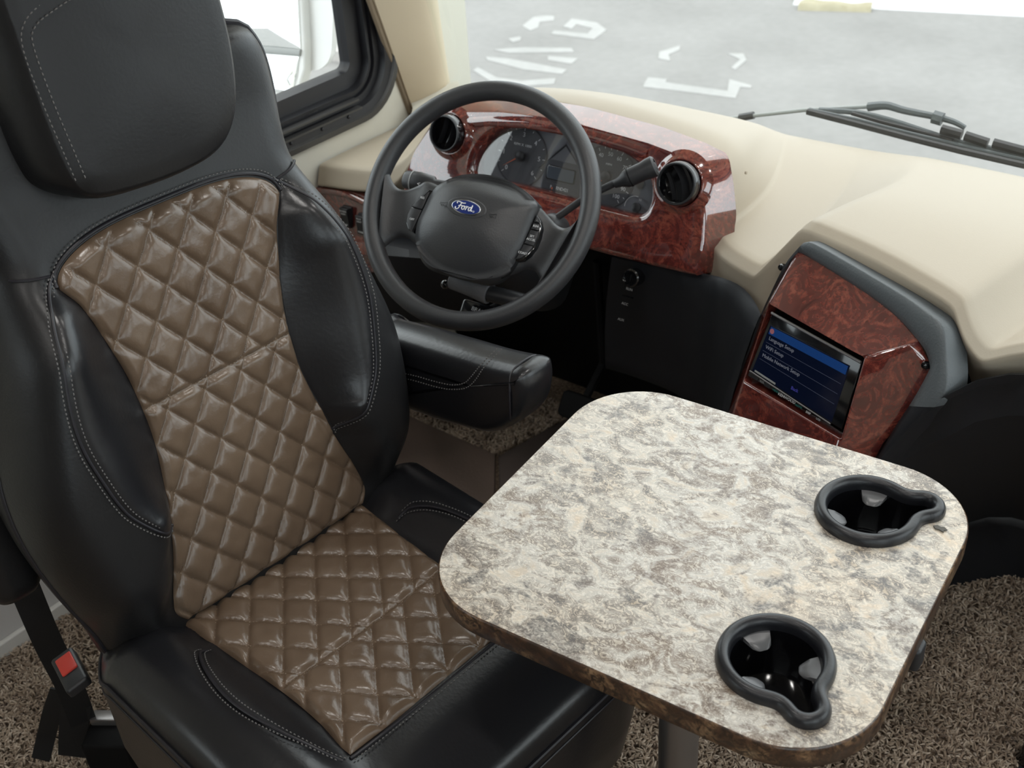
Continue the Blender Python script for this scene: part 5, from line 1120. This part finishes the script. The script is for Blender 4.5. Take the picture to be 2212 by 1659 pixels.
# ---- seat belt end beside the seat
bk = root('seat_belt_buckle', tuple(Vector([(-1.205,0.5138,0.4)][0])), 'black seat belt buckle with red button beside the driver seat', 'buckle')
B_ = [Vector(p) for p in [(-1.217,0.5161,0.42),(-1.156,0.495,0.42)]]
bx_ = (B_[1] - B_[0]).normalized(); BN = Vector((.62, -.42, .66)); BN = (BN - bx_ * BN.dot(bx_)).normalized()
KF = Fr(B_[0].lerp(B_[1], .5), bx_, BN.cross(bx_).normalized(), BN)
obj('buckle_body', plate(KF, rrect(-.030, .042, -.0165, .0165, .005, 4), -.014, .0, .004, 3), PLASTIC, bk)
obj('release_button', plate(KF, rrect(-.020, .014, -.0105, .0125, .002, 3), -.002, .0022, .001, 2), REDB, bk, label='red release button')
obj('buckle_slot', fbox(KF, -.0305, -.0285, -.012, .012, -.009, -.004), STEEL, bk)
st_ = [Vector(p) for p in [(-1.174,0.5172,0.36),(-1.152,0.503,0.36)]] 
sb_ = root('seat_belt_webbing', tuple(Vector([(-1.352,0.5702,0.3)][0])), 'black belt webbing hanging down behind the seat to the carpet', 'seat belt')
WBp = [Vector(p) for p in [(-1.312,0.5436,0.52)]] + [Vector(p) for p in [(-1.323,0.5484,0.44)]] + [Vector(p) for p in [(-1.338,0.557,0.33)]] + [Vector(p) for p in [(-1.351,0.5689,0.22)]] + [Vector(p) for p in [(-1.364,0.5738,0.12)]]
obj('webbing', ribbon(spl(WBp, 8), ([(-1.474,0.6082,0.3)][0][0] - [(-1.463,0.6335,0.3)][0][0], [(-1.474,0.6082,0.3)][0][1] - [(-1.463,0.6335,0.3)][0][1], 0), .040, .0022), WEB, sb_)
f1 = [Vector(p) for p in [(-1.375,0.563,0.2)]] + [Vector(p) for p in [(-1.404,0.5495,0.14)]] + [Vector(p) for p in [(-1.438,0.5406,0.07)]] + [Vector(p) for p in [(-1.452,0.5232,0.02)]]
obj('webbing_end', ribbon(spl(f1, 6), (.79, .61, 0), .030, .003), WEB, sb_)
f2 = [Vector(p) for p in [(-1.368,0.5756,0.16)]] + [Vector(p) for p in [(-1.389,0.5649,0.09)]] + [Vector(p) for p in [(-1.405,0.5561,0.03)]]
obj('webbing_loop', ribbon(spl(f2, 6), (.79, .61, 0), .046, .008), WEB, sb_)
rt = root('belt_retractor', tuple(Vector([(-1.348,0.5903,0.08)][0])), 'black belt retractor box with a metal clip on the carpet under the seat', 'retractor')
RF = Fr(Vector([(-1.328,0.585,0.11)][0]), Vector((.84, .54, 0)), Vector((-.54, .84, 0)), (0, 0, 1))
obj('retractor_box', plate(RF, rrect(-.032, .045, -.030, .030, .008, 4), -.108, 0, .006, 3), VOID, rt)
obj('metal_clip', plate(RF, rrect(-.028, .018, .012, .034, .004, 3), 0, .012, .002, 2), STEEL, rt, label='bright metal clip')
# black seat base just entering the lower right corner
pb2 = Vector([(-0.1087,1.419,0)][0])
psb = root('passenger_seat_base', tuple(pb2), 'black rounded seat base just showing on the carpet at lower right', 'seat base')
PB = Fr(pb2, (1, 0, 0), (0, 1, 0), (0, 0, 1))
obj('base_post', lathe(PB, ((.03, 0), (.03, .012), (.024, .02), (.020, .10), (.022, .20), (0, .21)), 24), GLOSSB, psb)
obj('base_foot', plate(PB, rrect(-.02, .25, -.25, .02, .02, 5), 0, .012, .004, 3), PLASTIC, psb)

# ================================================================== CARPET PILE
def pile(name, poly, n, seed, label):
    rnd = random.Random(seed); V, Fc, T = [], [], []
    xs, ys = [p[0] for p in poly], [p[1] for p in poly]
    def inside(x, y):
        r = False
        for i in range(len(poly)):
            (x0, y0), (x1, y1) = poly[i - 1], poly[i]
            if (y0 > y) != (y1 > y) and x < (x1 - x0) * (y - y0) / (y1 - y0) + x0: r = not r
        return r
    m = 0
    while m < n:
        x, y = rnd.uniform(min(xs), max(xs)), rnd.uniform(min(ys), max(ys))
        if not inside(x, y): continue
        m += 1
        a = rnd.uniform(0, 2 * PI); ln = rnd.uniform(.006, .011); h = rnd.uniform(.007, .013); r = rnd.uniform(.0014, .0024)
        dx, dy = math.cos(a), math.sin(a); k = len(V)
        tone = min(1, max(0, rnd.gauss(.62, .24) + .25 * noise.noise(Vector((x * 14, y * 14, seed)))))
        for s, (hh_, rr_) in enumerate(((0, 1), (.7, 1.15), (1, .55))):
            ox, oy = dx * ln * s * s * .25, dy * ln * s * s * .25
            for q in range(4):
                t = a + PI * q / 2 + s * .5
                V.append((x + ox + r * rr_ * math.cos(t), y + oy + r * rr_ * math.sin(t), h * hh_)); T.append(tone * (.75 + .25 * s / 2))
        for s in range(2):
            for q in range(4): Fc.append((k + s * 4 + q, k + s * 4 + (q + 1) % 4, k + s * 4 + 4 + (q + 1) % 4, k + s * 4 + 4 + q))
        Fc.append((k + 8, k + 9, k + 10, k + 11))
    me = bpy.data.meshes.new(name); me.from_pydata(V, [], Fc)
    at = me.attributes.new('tone', 'FLOAT', 'POINT'); at.data.foreach_set('value', T)
    for p in me.polygons: p.use_smooth = True
    me.materials.append(CARPET)
    o = bpy.data.objects.new(name, me); C.objects.link(o); o['label'] = label; o['category'] = 'carpet'; o['kind'] = 'stuff'
pile('carpet_pile', [(-.90, 1.22), (-.62, .80), (-.40, .62), (.70, .75), (.72, 1.87), (0, 1.86), (-.30, 1.83), (-.48, 1.72)], 74000, 1, 'brown flecked carpet pile on the floor right of and under the table')
pile('carpet_pile', [(-1.735, .78), (-1.74, .30), (-1.30, .25), (-1.05, .60), (-1.20, .80)], 16000, 2, 'brown flecked carpet pile by the wall behind the driver seat')
pile('carpet_pile', [(-1.60, 1.615), (-1.312, 1.600), (-1.27, 1.735), (-1.24, 1.84), (-1.60, 1.84)], 3500, 3, 'dark carpet pile patch in the driver footwell beyond the mats')
